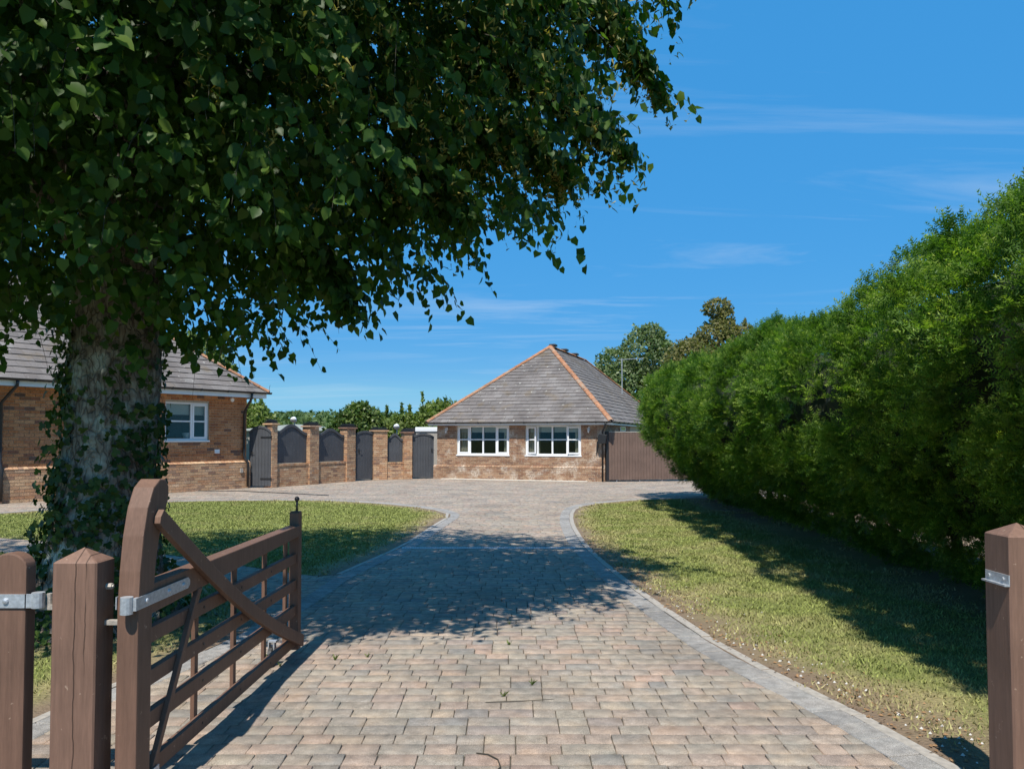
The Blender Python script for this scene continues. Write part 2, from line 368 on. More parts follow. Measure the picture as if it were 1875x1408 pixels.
# ------------------------------------------------------------------ ground
gm = MB(); gm.add([(-2500, -200, -.10), (2500, -200, -.10), (2500, 3000, -.10), (-2500, 3000, -.10)], [(0, 1, 2, 3)])
tag(gm.build('ground', 'field'), kind='structure')
KL = smooth_line([(-2.9, 2.2), (-2.78, 3.4), (-2.68, 4.4), (-2.40, 5.4), (-2.2, 6.3), (-2.08, 7.5), (-2.0, 8.85), (-1.8, 10.0), (-1.58, 11.27), (-1.44, 13), (-1.33, 14.4), (-1.25, 15.4), (-1.34, 16.1), (-1.79, 17.05), (-3.12, 18.44), (-5.21, 19.39), (-8.58, 18.9), (-10.72, 16.08), (-12.6, 13.6)], .1)
KR = smooth_line([(2.3, 1.8), (2.12, 3.6), (1.88, 4.73), (1.55, 5.96), (1.26, 8.2), (1.08, 10.5), (1.04, 12.2), (1.09, 14.5), (1.27, 16.5), (1.55, 17.7), (2.0, 18.44), (2.7, 19.15), (3.54, 19.7), (6, 20.5), (9, 21.1), (14, 21.6)], .1)
PATH_TOP = smooth_line([(-11.6, 13.6), (-8.11, 12.18), (-7.07, 11.74), (-4.91, 10.59), (-3.64, 9.76), (-2.56, 9.03), (-2.2, 8.86), (-2.02, 9.0)], .1)
ISL_TOP = smooth_line([(-2.2, 6.3), (-2.24, 6.75), (-2.45, 7.25), (-2.8, 7.79), (-4.17, 9.21), (-6.04, 10.16), (-7.08, 10.63), (-11.6, 12.3)], .1)
i0 = min(range(len(KL)), key=lambda i: abs(KL[i][1] - 9.0) + abs(KL[i][0] + 2)); LAWN_L = KL[i0:] + PATH_TOP[:-1]
i1 = min(range(len(KL)), key=lambda i: abs(KL[i][1] - 6.3) + abs(KL[i][0] + 2.2)); ISLAND = KL[:i1] + ISL_TOP + [(-13, 12.3), (-13, 2.2)]
VERGE = KR + [(14, 1.8)]
slab = MB(); slab.box(-16, 16, -1.5, 34, -.09, -.013)
tag(slab.build('paving_bed', 'joint'), kind='structure')

def lawn(name, poly, zt):
    bm = bmesh.new(); vs = [bm.verts.new((x, y, zt)) for x, y in poly]; f = bm.faces.new(vs)
    bmesh.ops.triangulate(bm, faces=[f])
    me = bpy.data.meshes.new(name)
    bmesh.ops.subdivide_edges(bm, edges=[e for e in bm.edges if e.calc_length() > .6], cuts=3, use_grid_fill=False)
    bmesh.ops.triangulate(bm, faces=bm.faces)
    bmesh.ops.subdivide_edges(bm, edges=[e for e in bm.edges if e.calc_length() > .5], cuts=2, use_grid_fill=False)
    bmesh.ops.triangulate(bm, faces=bm.faces)
    bmesh.ops.recalc_face_normals(bm, faces=bm.faces)
    bm.to_mesh(me); bm.free()
    X = np.array([v.co.x for v in me.vertices]); Y = np.array([v.co.y for v in me.vertices])
    return me, X, Y
def dryness(X, Y, line):
    d = edgedist(line, X, Y, False); return np.clip(1.05 - d / .60, -.25, 1.0)
GRASS_V = []; GRASS_D = []
for nm, poly, line in (('lawn', LAWN_L, KL), ('lawn', ISLAND, KL), ('lawn', VERGE, KR)):
    me, X, Y = lawn(nm, poly, .004)
    D = dryness(X, Y, line)
    if poly is VERGE: D = np.maximum(D, np.clip(1 - (Y - 3.5) / 1.9, 0, 1) * np.clip(1.2 - (X - 2.1) / 1.2, 0, 1)); D = np.maximum(D, np.clip((X - 3.9) / .8, 0, .85)); D = np.maximum(D, np.clip(.75 - np.abs(Y - 13.8) / 2.6, 0, 1) * np.clip(1 - (X - 1.0) / .9, 0, 1))
    if poly is ISLAND: D = np.maximum(D, np.clip(1.3 - np.hypot(X + 3.45, Y - 6.6) / .9, 0, 1))
    at = me.attributes.new('dry', 'FLOAT', 'POINT'); at.data.foreach_set('value', D.astype(np.float32))
    tag(link(nm, me, 'lawn'), kind='structure')
def blades(poly, line, n, x0, x1, y0, y1, near):
    u = RNG.random((n, 3)); Y = y0 + (y1 - y0) * u[:, 1] ** near; X = x0 + (x1 - x0) * u[:, 0]
    ok = inpoly(poly, X, Y) & (np.abs(X) < .70 * Y + .6); X, Y = X[ok], Y[ok]
    D = dryness(X, Y, line)
    if poly is VERGE:
        D = np.maximum(D, np.clip(1 - (Y - 3.5) / 1.9, 0, 1) * np.clip(1.2 - (X - 2.1) / 1.2, 0, 1)); D = np.maximum(D, np.clip((X - 3.9) / .8, 0, .85)); D = np.maximum(D, np.clip(.75 - np.abs(Y - 13.8) / 2.6, 0, 1) * np.clip(1 - (X - 1.0) / .9, 0, 1))
    if poly is ISLAND: D = np.maximum(D, np.clip(1.3 - np.hypot(X + 3.45, Y - 6.6) / .9, 0, 1))
    pn = np.array([noise.noise((x * 1.7, y * 1.7, 3.1)) + .5 * noise.noise((x * 5, y * 5, 8.)) for x, y in zip(X, Y)])
    keep = RNG.random(len(X)) < np.clip(1.05 - np.clip(D, 0, 1) * 1.25 + pn * .5, .0, 1)
    X, Y, D, pn = X[keep], Y[keep], D[keep], pn[keep]
    m = len(X); a = RNG.random(m) * 6.283; h = (.012 + .016 * RNG.random(m)) * (1 + .35 * pn) * (1 + Y * .015); wd = (.0028 + .0025 * RNG.random(m)) * (1 + Y * .12)
    lean = RNG.normal(0, .55, (m, 2)) * h[:, None]
    v = np.zeros((m, 3, 3)); ca, sa = np.cos(a) * wd, np.sin(a) * wd
    v[:, 0] = np.stack([X - ca, Y - sa, np.full(m, .002)], 1); v[:, 1] = np.stack([X + ca, Y + sa, np.full(m, .002)], 1)
    v[:, 2] = np.stack([X + lean[:, 0], Y + lean[:, 1], h + .004], 1)
    return v.reshape(-1, 3), np.repeat(np.clip(D, -.3, 1) * .9, 3)
for poly, line, n, bx, lab in ((VERGE, KR, 210000, (1, 6.5, 3.2, 21, 1.35), 'short mown grass blades on the verge below the yew hedge'),
                          (LAWN_L, KL, 170000, (-11, -1, 8.7, 19.5, 1.1), 'short mown grass blades on the lawn behind the lime tree'),
                          (ISLAND, KL, 80000, (-8, -2, 3.6, 11, 1.2), 'short grass blades round the foot of the lime tree')):
    v, D = blades(poly, line, n, *bx)
    me = np_mesh('grass', v, np.arange(len(v)).reshape(-1, 3))
    at = me.attributes.new('dry', 'FLOAT', 'POINT'); at.data.foreach_set('value', D.astype(np.float32))
    tag(link('grass', me, 'blade'), lab, 'grass', kind='stuff')

# ------------------------------------------------------------------ paving
DRIVE = tag(bpy.data.objects.new('driveway', None), kind='structure'); COL.objects.link(DRIVE)
A = Vector((-12.3, 18.44, 0)); HD = Vector((.56365, .82601, 0)); HANG = math.atan2(HD.y, HD.x)
def paver_rows():
    recs = []; d = .128; y = 2.9; rr = random.Random(3)
    while y < 29.6:
        x = -13.5 + rr.random() * .2; 
        while x < 9.5:
            if rr.random() < .07:
                wv = rr.choice((.255, .20)); recs.append((x, y, wv, 2 * d)); x += wv
            else:
                run = rr.uniform(.5, 1.3)
                for k in (0, 1):
                    xs = x
                    while xs < x + run - .001:
                        wv = rr.choice((.13, .165, .165, .20, .20, .235))
                        if x + run - xs - wv < .11: wv = x + run - xs
                        recs.append((xs, y + k * d, wv, d)); xs += wv
                x += run
        y += 2 * d
    return recs
recs = paver_rows()
cxs = np.array([r[0] + r[2] / 2 for r in recs]); cys = np.array([r[1] + r[3] / 2 for r in recs])
ok = np.abs(cxs) < .72 * cys + .5
for pl in (LAWN_L, ISLAND, VERGE):
    ins = inpoly(pl, cxs, cys); ed = edgedist(pl, cxs, cys)
    ok &= ~(ins & (ed > .10))
side = (cxs - A.x) * HD.y - (cys - A.y) * HD.x       # >0: on the court side of the house wall line
ok &= (side > .02) | (cys < 16)
recs = [r for r, k in zip(recs, ok) if k]
def paver_arrays(sub):
    V = []; g = .0026; gy = .0012; b = .0024
    r = np.array(sub); n = len(r)
    x0 = r[:, 0] + g; x1 = r[:, 0] + r[:, 2] - g; y0 = r[:, 1] + gy; y1 = r[:, 1] + r[:, 3] - gy
    j = RNG.normal(0, .0010, (n, 4)); zt = RNG.normal(0, .0012, n); tx = RNG.normal(0, .0008, n); ty = RNG.normal(0, .0008, n)
    x0 = x0 + np.abs(j[:, 0]); x1 = x1 - np.abs(j[:, 1]); y0 = y0 + np.abs(j[:, 2]); y1 = y1 - np.abs(j[:, 3])
    v = np.zeros((n, 12, 3))
    for i, (a, c) in enumerate(((x0, y0), (x1, y0), (x1, y1), (x0, y1))):
        sx = 1 if i in (0, 3) else -1; sy = 1 if i in (0, 1) else -1
        v[:, i] = np.stack([a, c, np.full(n, -.03)], 1)
        tz = zt - sx * tx - sy * ty
        v[:, 4 + i] = np.stack([a, c, tz - b], 1)
        v[:, 8 + i] = np.stack([a + sx * b, c + sy * b, tz], 1)
    f = []
    for i in range(4):
        k = (i + 1) % 4; f += [(i, k, 4 + k, 4 + i), (4 + i, 4 + k, 8 + k, 8 + i)]
    f.append((8, 9, 10, 11))
    return v, np.array(f)
def visible_near(r):
    x, y = r[0] + r[2] / 2, r[1] + r[3] / 2
    return (y - 3.45) if (-1.5 < x < 2.2 and y > 3.45 and abs(x) < .66 * y) else 99 + y
order = sorted(range(len(recs)), key=lambda i: visible_near(recs[i])); near = set(order[:300])
V, F = paver_arrays(recs)
far_i = [i for i in range(len(recs)) if i not in near]
fv = V[far_i]; nf = len(far_i)
me = np_mesh('paving_blocks', fv.reshape(-1, 3), (F[None] + (np.arange(nf) * 12)[:, None, None]).reshape(-1, 4))
tag(link('paving_blocks', me, 'paver', DRIVE), kind='stuff')
for i in order[:300]:
    c = V[i].mean(axis=0); c[2] = 0
    me = np_mesh('paver', V[i] - c, F); link('paver', me, 'paver', DRIVE, c)
def kerb(line, side, width, blen, h, mat, name, y_part, bevel=.006):
    L = [Vector((*p, 0)) for p in line]; acc = [0]
    for a, b in zip(L, L[1:]): acc.append(acc[-1] + (b - a).length)
    def at(s):
        i = min(max(np.searchsorted(acc, s) - 1, 0), len(L) - 2); t = (s - acc[i]) / (acc[i + 1] - acc[i])
        return L[i].lerp(L[i + 1], t), (L[i + 1] - L[i]).normalized()
    s = 0; stuff = MB(); cnt = 0
    while s + blen < acc[-1]:
        ln = blen * random.uniform(.97, 1.03)
        p, d = at(s + .003); q, e = at(min(s + ln - .003, acc[-1]))
        n1 = Vector((-d.y, d.x, 0)) * side; n2 = Vector((-e.y, e.x, 0)) * side
        z = h + random.gauss(0, .0015); b = bevel
        o = [p, q, q + n2 * width, p + n1 * width]; c = (p + q + o[2] + o[3]) / 4
        ins = [v + (c - v).normalized() * b * 1.4 for v in o]
        vs = [(v.x - c.x, v.y - c.y, -.04) for v in o] + [(v.x - c.x, v.y - c.y, z - b) for v in o] + [(v.x - c.x, v.y - c.y, z) for v in ins]
        fs = []
        for i in range(4):
            k = (i + 1) % 4; fs += [(i, k, 4 + k, 4 + i), (4 + i, 4 + k, 8 + k, 8 + i)]
        fs.append((8, 9, 10, 11))
        m = MB().add(vs, fs)
        if c.y < y_part:
            o = m.build(name, mat, DRIVE); o.location = c; cnt += 1
        else: stuff.add([Vector(v) + c for v in vs], fs)
        s += ln
    if stuff.v: tag(stuff.build(name + '_row', mat, DRIVE), kind='stuff')
kerb(KR, 1, .19, .215, .006, 'kerb', 'kerb_block', 22)
kerb(KL, -1, .19, .215, .006, 'kerb', 'kerb_block', 20)
kerb(KR, -1, .075, .9, .009, 'concrete', 'edging_strip', 22, .004)
kerb(KL[i0:], 1, .06, .9, .009, 'concrete', 'edging_strip', 20, .004)
kerb(KL[:i1], 1, .06, .9, .009, 'concrete', 'edging_strip', 20, .004)
# drain channel across the drive
dc = empty('drain_channel', (-.33, 11.06, 0), 0, 'narrow metal drain channel crossing the block paved drive', 'drain')
m = MB(); m.box(-1.26, 1.26, -.06, -.05, -.02, .012); m.box(-1.26, 1.26, .05, .06, -.02, .012); m.build('rim', 'galv', dc)
m = MB()
for i in range(70): m.box(-1.25 + i * .0357, -1.25 + i * .0357 + .024, -.05, .05, -.01, .009)
tag(m.build('grating', 'galv', dc), kind='stuff')

# ------------------------------------------------------------------ brickwork and tiles
CAM = Vector((0, 0, 1.6))
def emit_boxes(recs, parent, mat, name, stuffname, limit=300):
    """recs: (centre, u, n, w, h, depth) in parent space; nearest become parts"""
    mw = Matrix.Translation(parent.location) @ parent.rotation_euler.to_matrix().to_4x4()
    if parent.parent: mw = Matrix.Translation(parent.parent.location) @ parent.parent.rotation_euler.to_matrix().to_4x4()
    def key(r):
        p = mw @ r[0]; px = 937 + 1400 * p.x / max(p.y, .1)
        return (p - CAM).length + (100 if px < 0 or px > 1875 else 0)
    recs = sorted(recs, key=key); st = MB(); cache = {}
    for i, (c, u, n, ww, hh, dd) in enumerate(recs):
        z = u.cross(n); j = random.gauss(0, .0022)
        def corners(o):
            return [o + u * (sx * ww / 2) + z * (sz * hh / 2) + n * (j - dd if k == 0 else j) for k in (0, 1) for sx, sz in ((-1, -1), (1, -1), (1, 1), (-1, 1))]
        fs = [(4, 5, 6, 7), (0, 1, 5, 4), (1, 2, 6, 5), (2, 3, 7, 6), (3, 0, 4, 7)]
        if i < limit:
            key_ = (round(ww, 3), round(hh, 3), tuple(round(t, 2) for t in u), random.randint(0, 2))
            if key_ not in cache: cache[key_] = MB().add(corners(Vector((0, 0, 0))), fs).mesh(name); cache[key_].materials.append(M[mat])
            o = bpy.data.objects.new(name, cache[key_]); COL.objects.link(o); o.parent = parent; o.location = c
        else: st.add(corners(c), fs)
    if st.v:
        me = bpy.data.meshes.new(stuffname); me.from_pydata(st.v, [], st.f); me.update()
        tag(link(stuffname, me, mat, parent), kind='stuff')
X_, Y_, Z_ = Vector((1, 0, 0)), Vector((0, 1, 0)), Vector((0, 0, 1))
def brick_field(o, u, n, length, z0, z1, holes=(), bl=.225, ch=.075, joint=.011, depth=.03, phase=0):
    """bricks on a face: o start point on the face, u along, n outward"""
    recs = []; nrow = max(1, round((z1 - z0) / ch)); ch = (z1 - z0) / nrow
    zs = 1 if u.cross(n).z > 0 else -1
    for r in range(nrow):
        zc = z0 + (r + .5) * ch; s = -(bl / 2 if (r + phase) % 2 else 0)
        while s < length - .001:
            a = max(s, 0); b = min(s + bl, length); s += bl
            segs = [(a, b)]
            for (ha, hb, hz0, hz1) in holes:
                if zc + ch * .4 > hz0 and zc - ch * .4 < hz1:
                    ns = []
                    for (p, q) in segs:
                        if q <= ha or p >= hb: ns.append((p, q))
                        else:
                            if p < ha: ns.append((p, ha))
                            if q > hb: ns.append((hb, q))
                    segs = ns
            for (p, q) in segs:
                if q - p < .035: continue
                recs.append((o + u * ((p + q) / 2) + Z_ * zc, u, n, q - p - joint, ch - joint, depth))
    return recs
def wall_with_holes(m, x0, x1, y0, y1, z0, z1, holes):
    xs = sorted({x0, x1, *[h[0] for h in holes], *[h[1] for h in holes]})
    for a, b in zip(xs, xs[1:]):
        zz = z0
        for h in sorted([h for h in holes if h[0] <= a + 1e-6 and h[1] >= b - 1e-6], key=lambda h: h[2]):
            if h[2] > zz: m.box(a, b, y0, y1, zz, h[2])
            zz = h[3]
        if z1 > zz: m.box(a, b, y0, y1, zz, z1)
def tiles_plane(o, u, s, n, qmax, xl, xr, recs, gauge=.27, tw=.30, seed=0, over=.05):
    q = -over; row = 0; rr = random.Random(seed)
    while q < qmax - .03:
        q1 = min(q + gauge + .04, qmax); x = -6 * tw + (tw / 2 if row % 2 else 0) + min(xl(q), xl(q1)); x -= (x % tw) - (tw / 2 if row % 2 else 0)
        hi = max(xr(q), xr(q1))
        while x < hi:
            c = [(max(x + .002, xl(q)), q), (min(x + tw - .002, xr(q)), q), (min(x + tw - .002, xr(q1)), q1), (max(x + .002, xl(q1)), q1)]
            w0 = c[1][0] - c[0][0]; w1 = c[2][0] - c[3][0]
            if max(w0, w1) > .02:
                if w0 < 0: m_ = (c[0][0] + c[1][0]) / 2; m_ = min(max(m_, min(c[2][0], c[3][0])), max(c[2][0], c[3][0])); c[0] = (m_, q); c[1] = (m_ + .002, q)
                if w1 < 0: m_ = min(max((c[2][0] + c[3][0]) / 2, c[0][0]), c[1][0]); c[2] = (m_ + .002, q1); c[3] = (m_, q1)
                lift = .030 + rr.gauss(0, .003)
                vs = []
                for t in (0.0, .016):
                    for i, (px, pq) in enumerate(c): vs.append(o + u * px + s * pq + n * ((lift if i < 2 else .006) + t))
                recs.append(vs)
            x += tw
        q += gauge; row += 1
def emit_tiles(recs, parent, mat, limit=300):
    top = parent.parent; mw = Matrix.Translation(top.location) @ top.rotation_euler.to_matrix().to_4x4()
    def key(vs):
        p = mw @ vs[0]; px = 937 + 1400 * p.x / max(p.y, .1); return p.y + (100 if px < 0 or px > 1300 else 0)
    recs = sorted(recs, key=key); st = MB(); fs = [(3, 2, 1, 0), (4, 5, 6, 7), (0, 1, 5, 4), (1, 2, 6, 5), (2, 3, 7, 6), (3, 0, 4, 7)]
    for i, vs in enumerate(recs):
        if i < limit:
            c = sum(vs, Vector()) / 8; me = bpy.data.meshes.new('tile'); me.from_pydata([tuple(v - c) for v in vs], [], fs); me.update()
            link('tile', me, mat, parent, c)
        else: st.add(vs, fs)
    if st.v:
        me = bpy.data.meshes.new('tiles'); me.from_pydata(st.v, [], st.f); me.update(); tag(link('tile_courses', me, mat, parent), kind='stuff')
def hip_caps(a, b, parent, mat='terracotta', seg=.33, rad=.085, lift=.02):
    a, b = Vector(a), Vector(b); L = (b - a).length; n = max(1, round(L / seg)); d = (b - a) / n; dn = d.normalized()
    sidev = dn.cross(Z_).normalized(); up = sidev.cross(dn)
    m = MB(); K = 6
    vs = []
    for e, rs in ((-.5, 1.05), (.52, .93)):
        for rr_ in (rad, rad - .015):
            for k in range(K + 1):
                t = math.pi * k / K; vs.append(d * e + sidev * (math.cos(t) * rr_ * rs * 1.25) + up * (math.sin(t) * rr_ * rs * .8 - .02))
    fs = []; S = K + 1
    for k in range(K):
        fs += [(k, k + 1, 2 * S + k + 1, 2 * S + k), (S + k + 1, S + k, 3 * S + k, 3 * S + k + 1), (k, S + k, S + k + 1, k + 1), (2 * S + k, 2 * S + k + 1, 3 * S + k + 1, 3 * S + k)]
    me = m.add(vs, fs).mesh('ridge_tile'); me.materials.append(M[mat])
    for i in range(n):
        o = bpy.data.objects.new('ridge_tile', me); COL.objects.link(o); o.parent = parent; o.location = a + d * (i + .5) + up * lift
def window(parent, x0, x1, z0, z1, yf, cols, transom, open_sash={}, sill=True, label=None, sash=(), fw=.055):
    """upvc window in a wall whose face is at local y=0; yf = front of frame"""
    e = empty('window', (0, 0, 0), 0); e.parent = parent
    if label: e['label'] = label
    xs = [x0, *cols, x1]
    m = MB(); m.box(x0, x1, yf, yf + .07, z0, z0 + fw); m.box(x0, x1, yf, yf + .07, z1 - fw, z1)
    m.box(x0, x0 + fw, yf, yf + .07, z0 + fw, z1 - fw); m.box(x1 - fw, x1, yf, yf + .07, z0 + fw, z1 - fw)
    m.build('frame', 'white', e, bevel=.004)
    for i, c in enumerate(cols):
        hw = .03 if (i in sash or i + 1 in sash or True) else .02
        MB().box(c - hw, c + hw, yf + .004, yf + .066, z0 + fw, z1 - fw).build('mullion', 'white', e, bevel=.004)
    for i in range(len(xs) - 1):
        a = xs[i] + (fw if i == 0 else .03); b = xs[i + 1] - (fw if i == len(xs) - 2 else .03); za, zb = z0 + fw, z1 - fw
        if i in sash:
            s = empty('sash', (a if open_sash.get(i, 0) <= 0 else b, yf - .012, 0), R(open_sash.get(i, 0))); s.parent = e
            off = s.location.x; m = MB(); sw = .05; a_, b_ = a - off, b - off
            m.box(a_, b_, 0, .05, za, za + sw); m.box(a_, b_, 0, .05, zb - sw, zb); m.box(a_, a_ + sw, 0, .05, za + sw, zb - sw); m.box(b_ - sw, b_, 0, .05, za + sw, zb - sw)
            m.box(a_ + sw, b_ - sw, .006, .044, transom - .02, transom + .02)
            m.box(a_ + sw - .003, b_ - sw + .003, .022, .028, za + sw - .003, zb - sw + .003) if False else None
            # sash frame is one mesh, its glass another
            me = m.mesh('sash', bevel=.003); so_ = link('sash', me, 'white', e, s.location); so_.rotation_euler = s.rotation_euler
            gm_ = MB().box(a_ + sw, b_ - sw, .021, .025, za + sw, zb - sw).build('pane', 'glass', e); gm_.location = s.location; gm_.rotation_euler = s.rotation_euler
            bpy.data.objects.remove(s)
        else:
            MB().box(a, b, yf + .008, yf + .06, transom - .02, transom + .02).build('glazing_bar', 'white', e, bevel=.003)
            MB().box(a, b, yf + .030, yf + .034, za, transom - .02).build('pane', 'glass', e)
            MB().box(a, b, yf + .030, yf + .034, transom + .02, zb).build('pane', 'glass', e)
    if sill: MB().box(x0 - .03, x1 + .03, yf - .075, yf + .02, z0 - .045, z0 - .002).build('sill', 'white', e, bevel=.005)
    return e
def curtain(parent, x0, x1, z0, z1, y):
    n = int((x1 - x0) / .012); pts = [(x0 + (x1 - x0) * i / n, y + .018 * math.sin(i * .9) + .008 * math.sin(i * .37)) for i in range(n + 1)]
    m = MB(); m.add([(p[0], p[1], z0) for p in pts] + [(p[0], p[1], z1) for p in pts], [(i, i + 1, n + 2 + i, n + 1 + i) for i in range(n)])
    return m.build('curtain', 'curtain', parent, smooth=True)
def gutter(parent, a, b, rad=.055, hang=None):
    a, b = Vector(a), Vector(b); d = (b - a).normalized(); s = d.cross(Z_).normalized(); m = MB(); K = 6; vs = []
    for p in (a, b):
        for r in (rad, rad - .006):
            for k in range(K + 1):
                t = math.pi + math.pi * k / K; vs.append(p + s * (math.cos(t) * r) + Z_ * (math.sin(t) * r))
    S = K + 1; fs = []
    for k in range(K): fs += [(k, k + 1, 2 * S + k + 1, 2 * S + k), (S + k + 1, S + k, 3 * S + k, 3 * S + k + 1)]
    fs += [tuple(range(0, S)), tuple(range(2 * S, 3 * S)), (0, S, 3 * S, 2 * S), (K, S + K, 3 * S + K, 2 * S + K)]
    m.add(vs, fs); L = (b - a).length; n = int(L / .9)
    for i in range(n): m.box(-.012, .012, -.062, .03, -.064, .008, Matrix.Translation(a + d * (.4 + i * .9)) @ Matrix(((d.x, -s.x, 0), (d.y, -s.y, 0), (0, 0, 1))).to_4x4())
    return m.build('gutter', 'black', parent)

# ------------------------------------------------------------------ left house
H = empty('brick_house', A, HANG, 'orange brick bungalow with grey tiled hipped roof, partly hidden by the big tree trunk', 'house')
EV = 2.92; LH = 6.94; X0 = -6.2
win = (4.20, 5.60, 1.50, 2.62)
wl = MB(); wall_with_holes(wl, X0, LH - .012, .012, .24, 0, EV, [win]); wl.box(X0 + .2, LH - .3, 5.6, 5.7, 0, EV); wl.box(LH - .25, LH - .012, .24, 7.0, 0, EV); wl.box(X0, X0 + .2, .24, 7.0, 0, EV)
wall = wl.build('wall', 'mortar', H)
rec = brick_field(Vector((X0, 0, 0)), X_, -Y_, LH - X0, .86, EV, [(win[0] - X0, win[1] - X0, win[2], win[3])], .235, .083)
rec += brick_field(Vector((LH, 0, 0)), Y_, X_, 3.0, .86, EV, [], .235, .083)
emit_boxes(rec, wall, 'brick_house', 'brick', 'brickwork', 200)
rec2 = brick_field(Vector((X0, -.09, 0)), X_, -Y_, LH + .10 - X0, .0, .80, [], .235, .08)
rec2 += brick_field(Vector((LH + .10, -.09, 0)), Y_, X_, .30, .0, .80, [], .235, .08)
m = MB(); m.box(X0, LH + .088, -.078, .0, 0, .80); m.box(LH - .01, LH + .088, 0, .2, 0, .80); pl_ = m.build('plinth', 'mortar_pale', H); emit_boxes(rec2, pl_, 'brick_wall', 'brick', 'brickwork', 100)
# sloping plinth header course
st = MB(); cap = []
n = int((LH + .1 - X0) / .113)
for i in range(n):
    x = X0 + i * .113; mm = MB(); mm.add([(x + .005, -.098, .80), (x + .108, -.098, .80), (x + .108, .004, .80), (x + .005, .004, .80), (x + .005, -.098, .815), (x + .108, -.098, .815), (x + .108, .004, .868), (x + .005, .004, .868)], [(4, 5, 6, 7), (0, 1, 5, 4), (1, 2, 6, 5), (3, 0, 4, 7)])
    st.add(mm.v, mm.f)
tag(st.build('plinth_cap_bricks', 'brick_wall', H), kind='stuff')
OV = .42
m = MB(); m.box(X0, LH + OV, -OV, -OV + .022, EV - .10, EV + .08); m.box(LH + OV - .022, LH + OV, -OV + .022, 6.5, EV - .10, EV + .08); m.build('fascia', 'white', H)
m = MB(); m.box(X0, LH + OV - .023, -OV + .023, .0, EV - .03, EV - .01); m.box(LH, LH + OV - .023, 0, 6.5, EV - .03, EV - .01); m.build('soffit', 'white', H)
gutter(H, (X0, -OV - .07, EV + .085), (LH + OV + .12, -OV - .07, EV + .085), .06)
# downpipes
dp = MB(); dp.tube([(LH - .18, -OV - .07, EV + .03), (LH - .18, -OV - .06, EV - .12), (LH - .15, -.18, EV - .42), (LH - .13, -.06, EV - .6), (LH - .13, -.06, 1.02), (LH - .12, -.08, .95), (LH - .05, -.155, .80), (LH - .05, -.155, .05)], .037, 10); dp.build('downpipe', 'black', H, smooth=True)
dp = MB(); dp.tube([(.12, -OV - .07, EV + .03), (.12, -OV - .05, EV - .08), (.02, -.20, EV - .34), (-.05, -.06, EV - .5), (-.05, -.06, 1.0), (-.05, -.155, .80), (-.05, -.155, .05)], .037, 10); dp.build('downpipe', 'black', H, smooth=True)
m = MB(); m.box(LH - .30, LH - .20, -.13, -.09, .48, .62); m.build('meter_box', 'concrete', H, bevel=.008)
m = MB(); m.box(5.80, 5.96, -.03, .0, 1.10, 1.22); m.box(5.82, 5.94, -.05, -.03, 1.10, 1.12); m.box(5.82, 5.94, -.045, -.03, 1.14, 1.16); m.build('vent_cover', 'white', H)
m = MB(); m.tube([(6.35, -.02, EV - .16), (6.35, -.10, EV - .18)], [.05, .06], 12); m.build('sensor', 'white', H)
wn_ = window(H, *win, .06, [5.06], 2.06, sash=(1,))
MB().box(4.26, 5.04, .16, .17, 2.25, 2.57).build('roller_blind', 'blind', wn_); MB().box(5.08, 5.55, .16, .17, 2.25, 2.57).build('roller_blind', 'blind', wn_)
m = MB(); m.tube([(5.00, .22, 1.56), (5.00, .22, 1.72)], [.08, .12], 14); m.build('bowl', 'ceramic', wn_)
m = MB(); m.box(3.4, 6.4, 2.6, 2.65, .9, EV - .05); m.box(3.4, 6.4, .25, 2.6, .85, .9); m.box(3.4, 3.45, .25, 2.6, .9, EV - .05); m.box(6.35, 6.4, .25, 2.6, .9, EV - .05); m.box(3.4, 6.4, .25, 2.65, EV - .05, EV - .02); m.build('room', 'room', H)
# roof
PT = R(38.5); ex1 = LH + OV + .05; ey0 = -OV - .05; ez = EV + .07; depth = 4.1
tn = math.tan(PT); rz = ez + depth * tn; rx = ex1 - depth
m = MB(); xl_ = X0 - 1.0
m.add([(xl_, ey0, ez), (ex1, ey0, ez), (ex1, ey0 + 2 * depth, ez), (xl_, ey0 + 2 * depth, ez), (xl_, ey0 + depth, rz), (rx, ey0 + depth, rz)], [(0, 1, 5, 4), (1, 2, 5), (2, 3, 4, 5), (0, 4, 3), (0, 3, 2, 1)])
roof = m.build('roof', 'underlay', H)
tr = []; cs, sn = math.cos(PT), math.sin(PT)
LXH = 1.02      # left hip foot, where the lower front wing ends
tiles_plane(Vector((0, ey0, ez)), X_, Vector((0, cs, sn)), Vector((0, -sn, cs)), depth / cs, lambda q: X0 - .9, lambda q: ex1 - q * cs, tr, seed=1)
emit_tiles(tr, roof, 'tile')
hip_caps((ex1, ey0, ez + .02), (rx, ey0 + depth, rz + .03), roof); hip_caps((rx, ey0 + depth, rz + .03), (X0 - .9, ey0 + depth, rz + .03), roof)
# orange hip seen at the left edge
hip_caps((-.30, ey0 + .9, ez + .9 * tn + .05), (-1.6, ey0 + 2.6, ez + 2.6 * tn + .05), roof)
m = MB(); m.tube([(ex1 + .02, ey0, ez + .06), (ex1 + .02, ey0, ez + .20), (ex1 + .05, ey0, ez + .26)], .006, 5); m.build('wire_bracket', 'dark_metal', H)

